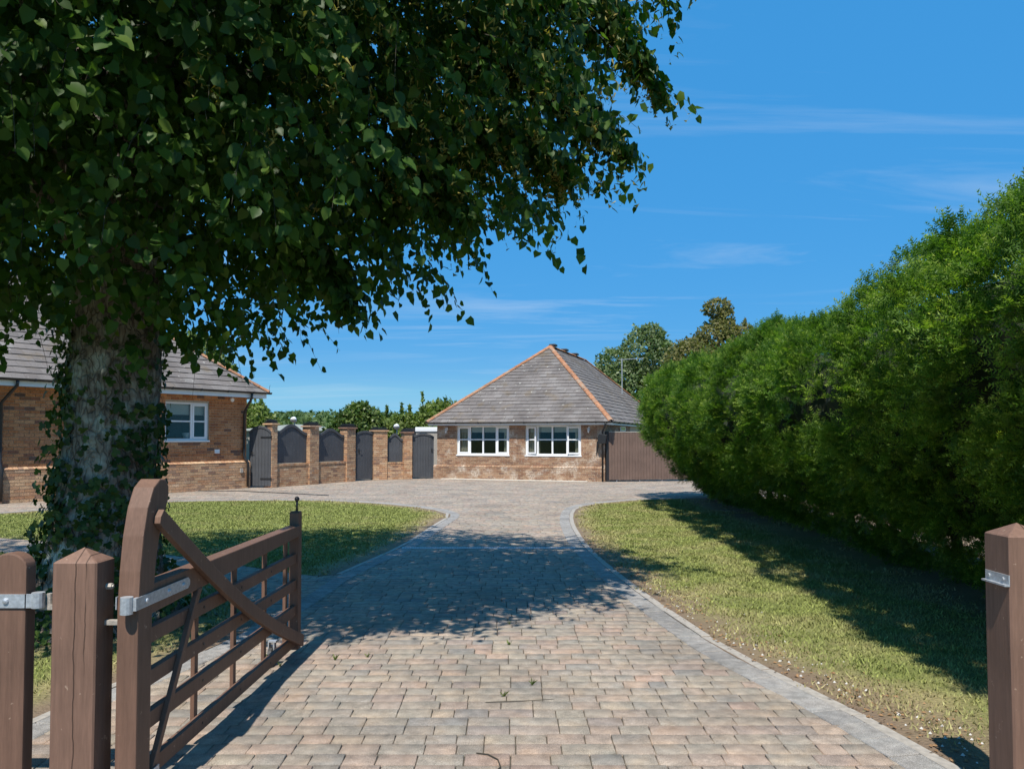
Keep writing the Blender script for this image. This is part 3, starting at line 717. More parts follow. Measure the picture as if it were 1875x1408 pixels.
# ------------------------------------------------------------------ far brick bungalow
BL = Vector((-2.90, 29.57, 0)); BANG = math.atan2(-.32758, .94482)
B = empty('brick_bungalow', BL, BANG, 'small square bungalow with pyramid-like grey hipped roof at the end of the drive', 'house')
LB = 6.59; DB = 15.2; EB = 2.08
w1 = (.84, 2.95, .93, 2.02); w2 = (3.60, 5.71, .93, 2.02)
wl = MB(); wall_with_holes(wl, .012, LB - .012, .012, .22, 0, EB, [w1, w2]); wl.box(LB - .22, LB - .012, .22, DB, 0, EB); wl.box(.012, .22, .22, DB, 0, EB); wl.box(.22, LB - .22, DB - .2, DB, 0, EB)
wall = wl.build('wall', 'mortar_pale', B)
rec = brick_field(Vector((0, 0, 0)), X_, -Y_, LB, .52, EB, [w1, w2], .215, .070, .010)
rec += brick_field(Vector((-.12, -.07, 0)), X_, -Y_, LB + .13, 0, .47, [], .215, .068, .010)
rec += brick_field(Vector((LB, 0, 0)), Y_, X_, 5.0, 0, EB, [], .215, .070, .010)
rec += brick_field(Vector((-.12, .2, 0)), -Y_, -X_, .26, 0, .47, [], .215, .068, .010)
emit_boxes(rec, wall, 'brick_bung', 'brick', 'brickwork')
m = MB(); m.box(-.108, LB, -.058, .005, 0, .47); m.box(-.108, .0, .005, .19, 0, .47); m.build('plinth', 'mortar_pale', B)
st = MB()
for i in range(int((LB + .12) / .109)):
    x = -.12 + i * .109; st.add([(x + .005, -.076, .47), (x + .104, -.076, .47), (x + .104, .004, .47), (x + .005, .004, .47), (x + .005, -.076, .485), (x + .104, -.076, .485), (x + .104, .004, .528), (x + .005, .004, .528)], [(4, 5, 6, 7), (0, 1, 5, 4), (1, 2, 6, 5), (3, 0, 4, 7)])
tag(st.build('plinth_cap_bricks', 'brick_bung', B), kind='stuff')
m = MB(); m.box(.3, LB - .6, -.30, -.075, -.02, .022); m.build('concrete_strip', 'pale_concrete', B, bevel=.004)
OB = .26
m = MB(); m.box(-OB, LB + OB, -OB, -OB + .02, EB - .045, EB + .075); m.box(LB + OB - .02, LB + OB, -OB + .02, DB, EB - .045, EB + .075); m.box(-OB, -OB + .02, -OB + .02, DB, EB - .045, EB + .075); m.build('fascia', 'white', B)
m = MB(); m.box(-OB + .021, LB + OB - .021, -OB + .021, 0, EB - .02, EB - .003); m.box(LB, LB + OB - .021, 0, DB, EB - .02, EB - .003); m.box(-OB + .021, 0, 0, DB, EB - .02, EB - .003); m.build('soffit', 'white', B)
gutter(B, (-OB - .1, -OB - .06, EB + .075), (LB + OB + .1, -OB - .06, EB + .075), .05)
gutter(B, (LB + OB + .06, -OB - .1, EB + .075), (LB + OB + .06, DB, EB + .075), .05)
wv = window(B, *w1, .05, [1.36, 1.89, 2.43], 1.50, sash=(0, 3), fw=.05)
wv2 = window(B, *w2, .05, [4.06, 4.62, 5.18], 1.50, {0: -16, 3: 14}, sash=(0, 3), fw=.05)
for e, (a, b) in ((wv, (w1[0], w1[1])), (wv2, (w2[0], w2[1]))):
    curtain(e, a + .06, a + .50, w1[2] + .05, w1[3] - .05, .19); curtain(e, b - .26, b - .06, w1[2] + .05, w1[3] - .05, .19)
    for k in range(4): MB().box(a + .06 + k * .505, a + .54 + k * .505, .145, .152, 1.77, 1.97).build('roller_blind', 'blind', e)
m = MB(); m.box(.3, LB - .3, 3.2, 3.25, .4, EB - .03); m.box(.3, LB - .3, .24, 3.2, .35, .4); m.box(.3, .35, .24, 3.2, .4, EB - .03); m.box(LB - .35, LB - .3, .24, 3.2, .4, EB - .03); m.box(.3, LB - .3, .24, 3.25, EB - .03, EB - .01); m.build('room', 'room', B)
for k, x in enumerate((.43, 6.02)):      # wall lanterns
    e = empty('wall_lamp', (x, 0, 1.86)); e.parent = B
    m = MB(); m.box(-.03, .03, -.02, -.001, -.02, .10); m.tube([(0, -.02, .06), (0, -.09, .10), (0, -.13, .07)], .010, 6); m.build('bracket', 'white', e)
    m = MB(); m.tube([(0, -.13, .07), (0, -.13, .05), (0, -.13, -.09), (0, -.13, -.12)], [.02, .05, .035, .015], 6); m.build('lantern', 'galv', e)
dp = MB(); dp.tube([(LB + .10, -OB - .06, EB + .04), (LB + .08, -OB - .04, EB - .08), (LB - .06, -.13, EB - .30), (LB - .06, -.13, .02)], .034, 8); dp.build('downpipe', 'black', B, smooth=True)
m = MB(); m.prism([(-.16, 0), (.10, 0), (.16, .32), (-.13, .36), (-.20, .18)], -.30, -.10); o = m.build('hopper_head', 'black', B, bevel=.02); o.location = (LB - .02, .0, 1.36)
m = MB(); m.tube([(LB - .26, -.04, 1.45), (LB - .27, -.04, 1.20), (LB - .30, -.045, .98)], [.03, .035, .012], 6); m.build('cable_loop', 'black', B)
# side window above the fence
m = MB(); m.box(LB + .002, LB + .02, 2.8, 3.9, 1.83, 2.02); m.build('side_window', 'white', B); MB().box(LB + .021, LB + .026, 2.9, 3.8, 1.86, 1.99).build('pane', 'glass', B)
# hipped roof
ex0, ex1, ey0, ez = -OB - .04, LB + OB + .04, -OB - .04, EB + .06
AP = 4.62; RL = 6.3; zr = 5.42; midx = (ex0 + ex1) / 2; ya = ey0 + AP; yb = ya + RL; ye = yb + AP
m = MB(); m.add([(ex0, ey0, ez), (ex1, ey0, ez), (ex1, ye, ez), (ex0, ye, ez), (midx, ya, zr), (midx, yb, zr)], [(0, 1, 4), (1, 2, 5, 4), (2, 3, 5), (3, 0, 4, 5), (0, 3, 2, 1)])
roof = m.build('roof', 'underlay', B)
tr = []; hw = (ex1 - ex0) / 2; rise = zr - ez
Sf = Vector((0, AP, rise)); qf = Sf.length; Sf.normalize(); nf_ = X_.cross(Sf)
tiles_plane(Vector((midx, ey0, ez)), X_, Sf, nf_, qf, lambda q: -hw * (1 - max(q, 0) / qf), lambda q: hw * (1 - max(q, 0) / qf), tr, .245, .30, 5)
Ss = Vector((-hw, 0, rise)); qs = Ss.length; Ss.normalize(); ns_ = Y_.cross(Ss)
tiles_plane(Vector((ex1, ey0, ez)), Y_, Ss, ns_, qs, lambda q: AP * max(q, 0) / qs, lambda q: (ye - ey0) - AP * max(q, 0) / qs, tr, .245, .30, 6)
emit_tiles(tr, roof, 'tile')
hip_caps((ex0, ey0, ez + .02), (midx, ya, zr + .03), roof); hip_caps((ex1, ey0, ez + .02), (midx, ya, zr + .03), roof)
hip_caps((midx, ya, zr + .03), (midx, yb, zr + .03), roof); hip_caps((midx, yb, zr + .03), (ex1, ye, ez + .02), roof)
for k in range(3):
    m = MB(); m.box(-.14, .14, -.2, .2, 0, .09); o = m.build('ridge_vent', 'dark_metal', B, bevel=.03); o.location = (midx, ya + .5 + k * 1.9, zr + .10)
ae = empty('tv_aerial', (5.42, 37.6, 0), 0, 'thin grey television aerial on a pole beside the bungalow roof', 'aerial')
m = MB(); m.tube([(0, 0, 1.8), (0, 0, 5.45)], .022, 6); m.build('pole', 'galv', ae)
m = MB(); m.tube([(-.15, 0, 5.40), (1.05, -.1, 5.46)], .013, 5)
for k in range(7): m.tube([(-.1 + k * .17, -.18, 5.41 + k * .01), (-.1 + k * .17, .18, 5.41 + k * .01)], .006, 4)
m.build('antenna', 'galv', ae)

# ------------------------------------------------------------------ boundary wall with piers, panels and gates
W1 = Vector((-7.58, 24.17, 0)); WANG = math.atan2(.88071, .47366)
W = empty('boundary_wall', W1, WANG, 'brick boundary wall with arched grey panels between piers, right of the orange brick house', 'wall')
Wb = empty('boundary_wall', (-5.14, 28.44, 0), math.atan2(.48067, .87690), 'short brick wall with one narrow grey arched panel beside the far bungalow', 'wall')
def pier(parent, x0, x1, dep, h, rec, y0=0.0):
    mm = MB(); mm.box(x0 + .01, x1 - .01, y0 + .01, y0 + dep, 0, h); mm.build('pier_core', 'mortar', parent)
    rec += brick_field(Vector((x0, y0, 0)), X_, -Y_, x1 - x0, 0, h, [], .225, .072)
    rec += brick_field(Vector((x0, y0 + dep, 0)), -Y_, -X_, dep, 0, h, [], .225, .072, phase=1)
    rec += brick_field(Vector((x1, y0, 0)), Y_, X_, dep, 0, h, [], .225, .072, phase=1)
    MB().box(x0 - .05, x1 + .05, y0 - .05, y0 + dep + .05, h + .002, h + .05).build('cap', 'brick_wall', parent, bevel=.01)
    m = MB()      # anti-climb spikes
    m.box(x0 - .02, x1 + .02, y0, y0 + dep, h + .052, h + .062)
    k = 0; yy = y0 + .02
    while yy < y0 + dep:
        xx = x0
        while xx < x1 + .02:
            m.add([(xx - .011, yy - .011, h + .06), (xx + .011, yy - .011, h + .06), (xx, yy + .011, h + .06), (xx, yy, h + .20)], [(0, 1, 3), (1, 2, 3), (2, 0, 3)]); xx += .035
        yy += .05
    tag(m.build('spike_strip', 'black', parent), kind='stuff')
def ogee(x0, x1, zs, zt, n=18):
    return [(x0 + (x1 - x0) * i / n, zs + (zt - zs) * (.5 - .5 * math.cos(2 * math.pi * (i / n)))) for i in range(n + 1)]
def arched(parent, x0, x1, z0, zs, zt, y0, nb, name='panel', bow=False):
    e = empty(name); e.parent = parent
    f = (lambda t: .5 - .5 * math.cos(2 * math.pi * t)) if not bow else (lambda t: 1 - (2 * t - 1) ** 2)
    bw = (x1 - x0) / nb
    for k in range(nb):
        a = x0 + k * bw + .002; b = x0 + (k + 1) * bw - .002
        pts = [(a, z0), (b, z0)] + [(b + (a - b) * i / 4, zs + (zt - zs) * f((b + (a - b) * i / 4 - x0) / (x1 - x0))) for i in range(5)]
        MB().prism(pts, y0, y0 + .02).build('board', 'grey_board', e)
    N = 20; top = [(x0 + (x1 - x0) * i / N, zs + .02 + (zt - zs) * f(i / N)) for i in range(N + 1)]
    MB().prism(top + [(p[0], p[1] - .09) for p in reversed(top)], y0 - .03, y0 - .002).build('top_rail', 'grey_board', e)
    return e
PH = 1.93
rec = []
pier(W, 0, .24, .34, 1.98, rec); pier(W, 1.70, 2.14, .34, PH, rec); pier(W, 3.58, 4.05, .34, PH - .04, rec)
for a, b in ((.24, 1.70), (2.14, 3.58)):
    MB().box(a, b, .072, .24, 0, .66).build('low_wall', 'mortar', W)
    rec += brick_field(Vector((a, .06, 0)), X_, -Y_, b - a, 0, .66, [], .225, .072)
    st = MB(); n = int((b - a) / .075)
    for i in range(n): x = a + i * (b - a) / n; st.box(x + .004, x + (b - a) / n - .004, .045, .25, .664, .735)
    tag(st.build('coping_bricks', 'brick_wall', W), kind='stuff')
arched(W, .25, 1.69, .75, 1.72, 2.0, .15, 9); arched(W, 2.15, 3.57, .75, 1.64, 1.88, .15, 9)
emit_boxes(rec, W, 'brick_wall', 'brick', 'brickwork')
rec = []
pier(Wb, 0, .54, .36, 1.80, rec); pier(Wb, 1.20, 1.53, .36, 1.74, rec)
MB().box(.54, 1.20, .072, .24, 0, .58).build('low_wall', 'mortar', Wb)
rec += brick_field(Vector((.54, .06, 0)), X_, -Y_, .66, 0, .58, [], .225, .072)
st = MB()
for i in range(8): st.box(.54 + i * .0825 + .004, .54 + i * .0825 + .078, .045, .25, .584, .65)
tag(st.build('coping_bricks', 'brick_wall', Wb), kind='stuff')
arched(Wb, .55, 1.19, .66, 1.50, 1.72, .15, 5)
emit_boxes(rec, Wb, 'brick_wall', 'brick', 'brickwork')
# three gates
def gate(loc, ang, wd, zs, zt, nb, label, hinge=True, handle_x=.1, bow=True):
    e = empty('wooden_gate', loc, ang, label, 'gate')
    f = lambda t: 1 - (2 * t - 1) ** 2
    bw = wd / nb
    for k in range(nb):
        a = k * bw + .003; b = (k + 1) * bw - .003
        pts = [(a, .05), (b, .05)] + [(b + (a - b) * i / 3, zs + (zt - zs) * f((b + (a - b) * i / 3) / wd)) for i in range(4)]
        MB().prism(pts, 0, .028).build('board', 'grey_board', e)
    N = 16; top = [(wd * i / N, zs + .03 + (zt - zs) * f(i / N)) for i in range(N + 1)]
    MB().prism(top + [(p[0], p[1] - .075) for p in reversed(top)], -.022, -.002).build('top_rail', 'grey_board', e)
    if hinge:
        for z in (.28, zs - .15):
            m = MB(); m.box(wd - .36, wd, -.012, -.002, z - .025, z + .025); m.tube([(wd, -.01, z - .05), (wd, -.01, z + .05)], .016, 8); m.build('strap_hinge', 'black', e)
    m = MB(); m.box(handle_x - .02, handle_x + .02, -.014, -.002, 1.0, 1.16); m.tube([(handle_x, -.01, 1.10), (handle_x, -.05, 1.10), (handle_x + .09, -.05, 1.10)], .009, 6); m.build('latch', 'black', e)
    return e
P0 = A + HD * (LH + .12) + Vector((HD.y, -HD.x, 0)) * (-.02); dv = W1 - P0; 
gate(P0, math.atan2(dv.y, dv.x), dv.length - .02, 1.74, 1.93, 7, 'arched slate grey boarded gate between the orange house corner and the wall')
P1 = W1 + Vector((math.cos(WANG), math.sin(WANG), 0)) * 4.07 + Vector((-.02, .12, 0)); P2 = Vector((-5.16, 28.55, 0)); dv = P2 - P1
gate(P1, math.atan2(dv.y, dv.x), dv.length, 1.70, 1.80, 6, 'tall slate grey gate standing between two brick piers mid-wall', hinge=False, handle_x=.12)
P3 = Vector((-5.14, 28.44, 0)) + Vector((.8769, .48067, 0)) * 1.56 + Vector((-.05, .1, 0)); P4 = BL + Vector((-.13, .10, 0)); dv = P4 - P3
gate(P3, math.atan2(dv.y, dv.x), dv.length, 1.58, 1.72, 8, 'wide-board slate grey gate with bowed top against the bungalow left corner', hinge=False, handle_x=dv.length - .08)
# brown boarded fence right of the bungalow
FS = Vector((3.47, 27.42, 0)); FE = Vector((8.4, 28.2, 0)); fd = FE - FS
FN = empty('boarded_gate', FS, math.atan2(fd.y, fd.x), 'tall brown gate of narrow vertical boards between the bungalow and the hedge', 'gate')
nb = 46; bw = fd.length / nb
for k in range(nb):
    MB().box(k * bw + .004, (k + 1) * bw - .004, random.uniform(-.003, .003), .024, .06 + random.uniform(-.008, .008), 1.76 + random.uniform(-.004, .004)).build('board', 'wood_fence', FN)
m = MB(); m.box(0, fd.length, .026, .08, .25, .36); m.box(0, fd.length, .026, .08, 1.45, 1.56); m.build('rail', 'wood_fence', FN)
m = MB(); m.box(0, fd.length, -.008, .03, 1.766, 1.792); m.build('cap_rail', 'concrete', FN)
m = MB(); m.box(-.1, -.005, 0, .10, 0, 1.80); m.build('post', 'black', FN)
for k in range(6): 
    m = MB(); m.tube([(.3 + k * .85, .05, .05), (.3 + k * .85, .05, .052)], .03, 8); m.box(.28 + k * .85, .32 + k * .85, .035, .065, .0, .07); m.build('wheel_guide', 'galv', FN)

# ------------------------------------------------------------------ things behind the wall
def shed(name, loc, rz, wx, dy, h, rh, label, cat):
    e = empty(name, loc, rz, label, cat)
    MB().box(0, wx, 0, dy, 0, h).build('wall', 'concrete', e)
    MB().prism([(-.2, h), (wx + .2, h), (wx + .2, h + .05), (wx * .5, h + rh), (-.2, h + .05)], -.2, dy + .2).build('roof', 'pale_roof', e)
    return e
shed('garden_shed', (-13.8, 39.2, 0), R(4), 5.2, 4, 1.92, .34, 'pale grey-green shed roof showing above the wall between the first piers', 'shed')
e = empty('storage_unit', (-4.15, 33.0, 0), R(-6), 'white flat-topped unit showing above the gate beside the bungalow', 'shed')
MB().box(0, 1.15, 0, 2, 0, 1.82).build('body', 'concrete', e); MB().box(-.02, 1.2, -.05, 2.05, 1.822, 2.02).build('lid', 'white', e, bevel=.03); MB().box(-.42, -.03, 0, 1, 0, 1.98).build('cabinet', 'dark_metal', e)
def dish(loc, label):
    e = empty('satellite_dish', loc, 0, label, 'dish')
    MB().tube([(0, .05, 0), (0, .05, loc_h := 2.12)], .02, 6).build('pole', 'galv', e)
    m = MB(); m.tube([(0, -.10, 2.10), (0, -.07, 2.14), (0, .0, 2.18), (0, .05, 2.20)], [.125, .12, .085, .02], 16); m.build('bowl', 'white', e, smooth=True)
dish((-8.35, 29.3, .12), 'white dome-like dish poking above the first arched grey panel')
dish((-4.70, 31.2, -.12), 'white dome-like dish above the narrow grey panel near the bungalow')

# ------------------------------------------------------------------ foliage templates
lv = np.array([(0, 0, 0), (0, .5, -.02), (0, 1.08, -.12), (-.20, -.10, .05), (-.45, .14, .10), (-.47, .48, .07), (-.26, .80, .0), (.20, -.10, .05), (.45, .14, .10), (.47, .48, .07), (.26, .80, .0)])
lf = np.array([(0, 4, 3), (0, 1, 4), (1, 5, 4), (1, 6, 5), (1, 2, 6), (0, 7, 8), (0, 8, 1), (1, 8, 9), (1, 9, 10), (1, 10, 2)])
iv = np.array([(0, 0, 0), (0, .45, .02), (0, 1.0, -.08), (-.38, -.12, .03), (-.62, .28, .02), (-.30, .42, .05), (-.38, .72, .0), (.38, -.12, .03), (.62, .28, .02), (.30, .42, .05), (.38, .72, .0)])
qv = np.array([(-.5, 0, 0), (0, -.05, .12), (.5, 0, 0), (0, 1, -.05), (0, .5, .1)]) ; qf_ = np.array([(0, 1, 4), (1, 2, 4), (2, 3, 4), (3, 0, 4)])
def foliage_blob(lobes, n, size, seed=0, shell=.6):
    r = np.random.default_rng(seed); P = []; Nn = []; wts = np.array([l[1][0] * l[1][1] * l[1][2] for l in lobes]) ** .67; wts /= wts.sum()
    for (c, rad), wt in zip(lobes, wts):
        k = int(n * wt); d = unit(r.normal(size=(k, 3))); q = (shell + (1 - shell) * r.random(k)) ** .6
        bump = 1 + .16 * np.array([noise.noise(Vector(x * 2.6) + Vector(c)) for x in d]) + .14 * np.array([noise.noise(Vector(x * 6.5) + Vector(c)) for x in d])
        P.append(np.array(c) + d * np.array(rad) * (q * bump)[:, None]); Nn.append(d)
    P = np.concatenate(P); Nn = np.concatenate(Nn); k = len(P)
    y = unit(Nn * .5 + r.normal(size=(k, 3)) * .8 + np.array([0, 0, .15])); z = unit(Nn + r.normal(size=(k, 3)) * .7)
    return P, frames(y, z, size * (.6 + .8 * r.random(k)))
def bush(name, loc, lobes, n, size, mat, label, cat, trunk_h=1.0, trunk_r=.12, seed=0, sprays=()):
    e = empty(name, loc, 0, label, cat)
    P, Mx = foliage_blob(lobes, n, size, seed)
    for (sx, sy, sz, L) in sprays:
        k = 60; t = RNG.random(k); p = np.stack([sx + RNG.normal(0, .05, k) * (1.2 - t) * L, sy + RNG.normal(0, .08, k), sz + t * L], 1)
        P = np.concatenate([P, p]); Mx = np.concatenate([Mx, frames(unit(RNG.normal(size=(k, 3)) + np.array([0, 0, 1.0])), unit(RNG.normal(size=(k, 3))), np.full(k, size * .9))])
    v, f = stamp(qv, qf_, Mx, P); o = tag(link('crown', np_mesh('crown', v, f), mat, e), kind='stuff')
    m = MB(); top = lobes[0][0]
    m.tube([(0, 0, 0), (0, 0, trunk_h), tuple(top)], [trunk_r, trunk_r * .8, trunk_r * .3], 8)
    for (c, rad) in lobes[1:]: m.tube([(0, 0, trunk_h * .8), tuple((np.array(c) + np.array((0, 0, trunk_h))) / 2), tuple(c)], [trunk_r * .6, trunk_r * .4, trunk_r * .15], 6)
    for (sx, sy, sz, L) in sprays: m.tube([(sx, sy, sz - .6), (sx, sy, sz + L)], [.02, .006], 4)
    m.build('trunk', 'twig', e)
    return e
def at(px, y): return (px - 937.5) / 1400 * y
bush('laurel_bush', (at(652, 34), 34, 0), [((0, 0, 2.1), (.95, .8, 1.0)), ((-.75, 0, 1.6), (.7, .6, .7)), ((.6, 0, 1.9), (.7, .6, .95)), ((.2, 0, 2.75), (.5, .4, .40))], 5200, .15, 'bush_dark', 'dark rounded evergreen bush behind the second arched panel', 'bush', .8, .1, 1)
bush('laurel_hedge', (at(745, 35), 35.5, 0), [((0, 0, 1.8), (1.5, .8, .85)), ((-1.2, 0, 1.7), (.9, .7, .8)), ((1.1, 0, 1.9), (.9, .7, .9))], 5200, .16, 'bush_light', 'yellow-green shrub with upright shoots behind the narrow grey panel', 'bush', .8, .1, 2, sprays=[(-1.0, 0, 2.3, .7), (-.3, 0, 2.35, .8), (.05, 0, 2.35, .7), (.65, 0, 2.5, 1.15), (-1.4, 0, 2.2, .7)])
bush('shrub', (at(805, 36), 36.5, 0), [((0, 0, 2.2), (1.3, .8, 1.15)), ((.9, .2, 2.4), (.9, .7, .8)), ((-.6, 0, 2.0), (.8, .7, .85))], 5200, .17, 'bush_light', 'broad green bush rising left of the bungalow eaves', 'bush', .8, .1, 3)
bush('shrub', (at(468, 42), 42, 0), [((0, 0, 2.2), (.9, .8, 1.35)), ((.7, 0, 1.9), (.8, .7, .9)), ((-.7, 0, 2.4), (.7, .7, 1.1))], 4000, .18, 'bush_light', 'light green bush showing between the orange house and the first pier', 'bush', .8, .1, 4)
bush('oak_tree', (at(345, 36), 36, 0), [((0, 0, 5.0), (1.6, 1.4, 1.7)), ((1.1, 0, 4.3), (1.2, 1.1, 1.2)), ((-1.3, 0, 5.0), (1.4, 1.2, 1.5)), ((1.7, 0, 3.6), (.9, .8, .9))], 9000, .15, 'bush_light', 'leafy tree rising behind the hip of the orange house roof', 'tree', 3.4, .25, 5)
bush('poplar_tree', (at(1165, 48), 48, 0), [((.6, 0, 6.6), (1.7, 1.5, 2.0)), ((-1.2, 0, 5.6), (1.5, 1.3, 1.7)), ((1.7, 0, 5.8), (1.4, 1.2, 1.9)), ((-.2, 0, 4.6), (2.6, 1.6, 1.8)), ((-2.1, 0, 4.9), (.9, .9, 1.2)), ((1.0, 0, 8.0), (.9, .8, .75))], 17000, .15, 'tree_silver', 'silvery green tree rising behind the right slope of the bungalow roof', 'tree', 3.6, .28, 6)
bush('bronze_tree', (at(1318, 38), 38, 0), [((0, 0, 6.2), (1.3, 1.2, 1.3)), ((1.2, 0, 6.3), (.8, .8, .95)), ((-1.1, 0, 5.6), (1.1, 1.0, 1.0)), ((-.05, 0, 8.0), (.75, .5, .5)), ((.3, 0, 7.3), (.5, .5, .8))], 8500, .125, 'tree_bronze', 'bronze-tinted tree with a loose top above the hedge far end', 'tree', 4.4, .2, 7, sprays=[(-.3, 0, 7.8, .7), (.35, 0, 7.9, .6), (1.3, 0, 7.0, .5)])
bush('elder_tree', (at(1262, 36), 36, 0), [((0, 0, 4.9), (1.2, 1.0, 1.3)), ((.8, 0, 4.6), (1.0, .9, 1.2)), ((-.6, 0, 4.2), (.9, .8, 1.1))], 6500, .12, 'tree_bronze', 'small yellowish tree between the silvery tree and the hedge end', 'tree', 3.0, .15, 8)
# far wooded rise
P = []; 
for i in range(230):
    x = RNG.uniform(-190, 60); y = RNG.uniform(255, 330); r = RNG.uniform(2.5, 4.2); k = 55
    d = unit(RNG.normal(size=(k, 3))); top = 5.2 + (y - 255) * .035 + 1.2 * noise.noise((x * .02, y * .02, 0))
    P.append(np.array([x, y, top]) + d * np.array([r, r, r * .75]) + np.array([0, 0, 1.6]))
P = np.concatenate(P); k = len(P)
v, f = stamp(qv, qf_, frames(unit(RNG.normal(size=(k, 3))), unit(RNG.normal(size=(k, 3)) + np.array([0, -.3, .8])), .9 + .8 * RNG.random(k)), P)
tag(link('far_wood', np_mesh('far_wood', v, f), 'far_green'), 'distant dark green wood on the rise beyond the walls', 'wood', kind='stuff')
m = MB(); m.add([(-400, 235, -.2), (400, 235, -.2), (400, 300, 8.0), (-400, 300, 8.0), (400, 420, 4), (-400, 420, 4)], [(0, 1, 2, 3), (3, 2, 4, 5)]); tag(m.build('hill', 'field'), kind='structure')

# ------------------------------------------------------------------ yew hedge
PROF = [(2.25, .02), (1.75, .35), (1.10, .9), (.50, 1.45), (.12, 1.95), (0, 2.4), (.10, 2.8), (.42, 3.12), (.95, 3.32), (1.7, 3.38), (2.6, 3.30), (3.3, 2.9), (3.6, 2.0), (3.5, .6), (3.4, .02)]
PL = [0]
for a, b in zip(PROF, PROF[1:]): PL.append(PL[-1] + math.dist(a, b))
def prof(t):
    s = t * PL[-1]
    for i in range(len(PROF) - 1):
        if s <= PL[i + 1] or i == len(PROF) - 2:
            k = (s - PL[i]) / (PL[i + 1] - PL[i]); return PROF[i][0] + k * (PROF[i + 1][0] - PROF[i][0]), PROF[i][1] + k * (PROF[i + 1][1] - PROF[i][1])
def hedge_pt(t, y, inset=0.0):
    ox, h = prof(t); line = 2.72 + .034 * (y - 4)
    hs = .885 + .006 * max(0, y - 10) + (.045 if y < 7.0 else 0) + (.06 if y < 5.5 else 0) + .03 * math.sin(y * 1.9 + 1) * min(1, h / 2)
    x = line + ox; h = h * hs
    if y > 18.6:
        k = math.sqrt(max(0, 1 - ((y - 18.6) / 2.5) ** 2)); cxx = line + 2.3; x = cxx + (x - cxx) * max(k, .02); h = h * (.55 + .45 * k)
    if y < 3.7:
        k = math.sqrt(max(0, 1 - ((3.7 - y) / 1.5) ** 2)); cxx = line + 2.3; x = cxx + (x - cxx) * max(k, .02); h = h * (.55 + .45 * k)
    lump = (.36 * noise.noise((y * 1.15, h * .28, x * .3)) + .13 * noise.noise((y * 2.6, h * 1.7, 4.0)) + .05 * noise.noise((y * 7, h * 6, 9.0)))
    amt = min(1.0, .25 + h / 2) 
    c = Vector((line + 2.0, y, 1.5)); p = Vector((x, y, h)); d = Vector((p.x - c.x, 0, (p.z - c.z) * .9)); d = d.normalized() if d.length > 0 else Z_
    return p + d * (lump * amt - inset), d
HG = empty('yew_hedge', (5.2, 12, 0), 0, 'tall overhanging clipped yew hedge along the right side of the drive', 'hedge')
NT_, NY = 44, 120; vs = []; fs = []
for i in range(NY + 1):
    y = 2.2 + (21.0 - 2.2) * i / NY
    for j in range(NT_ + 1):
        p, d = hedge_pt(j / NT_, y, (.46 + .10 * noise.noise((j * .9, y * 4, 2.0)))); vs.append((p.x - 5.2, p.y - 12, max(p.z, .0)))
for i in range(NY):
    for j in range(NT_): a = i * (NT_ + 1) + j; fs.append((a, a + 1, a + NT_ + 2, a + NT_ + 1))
MB().add(vs, fs).build('shade_core', 'yew_core', HG)  # added inner hull: blocks light between sprigs, interior shade painted into its colour
# sprig: a curved shoot with two ranks of needles
sv = []; sf = []
def shoot(o, d, L, n):
    o = np.array(o, float); d = np.array(d, float); d /= np.linalg.norm(d); s = np.cross(d, [0, 0, 1.0]); s /= np.linalg.norm(s); z = np.cross(s, d)
    for i in range(n):
        t = (i + .6) / n; b = o + d * L * t - z * .12 * t * t * L; ln = .26 * (1 - .45 * t) 
        for sg in (-1, 1):
            tip = b + s * sg * ln * .85 + d * ln * .62 + z * (.03 + .06 * ((i * 7 + sg) % 3 - 1)); wv_ = d * .042
            k = len(sv); sv.extend([b - wv_, b + wv_, tip]); sf.append((k, k + 1, k + 2))
    tip = o + d * L * 1.12 - z * .12 * L; k = len(sv); sv.extend([o + d * L * .9 - s * .03, o + d * L * .9 + s * .03, tip]); sf.append((k, k + 1, k + 2))
shoot((0, 0, 0), (0, 1, .1), 1.0, 7); shoot((0, .2, 0), (.7, .75, .05), .6, 4); shoot((0, .25, 0), (-.7, .7, .12), .62, 4); shoot((0, .1, 0), (.1, .7, .7), .6, 4)
sv = np.array(sv); sf = np.array(sf)
pos = []; nrm = []; sc = []; tint = []
rr = random.Random(11); NC = 2480; nc = 0
while nc < NC:
    y = 2.3 + (21.0 - 2.3) * rr.random() ** 1.45; t = rr.random() * .76
    if t > .60 and rr.random() < .5: continue
    p, d = hedge_pt(t, y, .10 + rr.uniform(-.05, .05))
    if p.z < .12: continue
    if y > 18.6: d = (d + Vector((0, (y - 18.6) / 2.5 * 1.4, 0))).normalized()
    if y < 3.7: d = (d - Vector((0, (3.7 - y) / 1.5 * 1.4, 0))).normalized()
    nc += 1; rad = rr.uniform(.13, .24); ct = rr.random(); ax = (d + Vector((0, -.15, .55))).normalized()
    for k in range(14):
        e = (ax * .75 + Vector((rr.gauss(0, 1), rr.gauss(0, 1), rr.gauss(0, 1))) * .62).normalized()
        if e.dot(d) < -.15: e = -e
        pos.append(p + e * rad * rr.uniform(.35, .9)); nrm.append(e); sc.append(rr.uniform(.10, .175) * (1 + .010 * y)); tint.append(.55 * ct + .45 * rr.random())
pos = np.array(pos); nrm = np.array(nrm); k = len(pos)
yd = unit(nrm + np.array([0, -.05, .25]) + RNG.normal(size=(k, 3)) * .28)
v, f = stamp(sv, sf, frames(yd, unit(RNG.normal(size=(k, 3)) * .7 + np.array([0, 0, 1.0])), np.array(sc)), pos - np.array([5.2, 12, 0]))
me = np_mesh('foliage', v, f); at_ = me.attributes.new('tint', 'FLOAT', 'POINT')
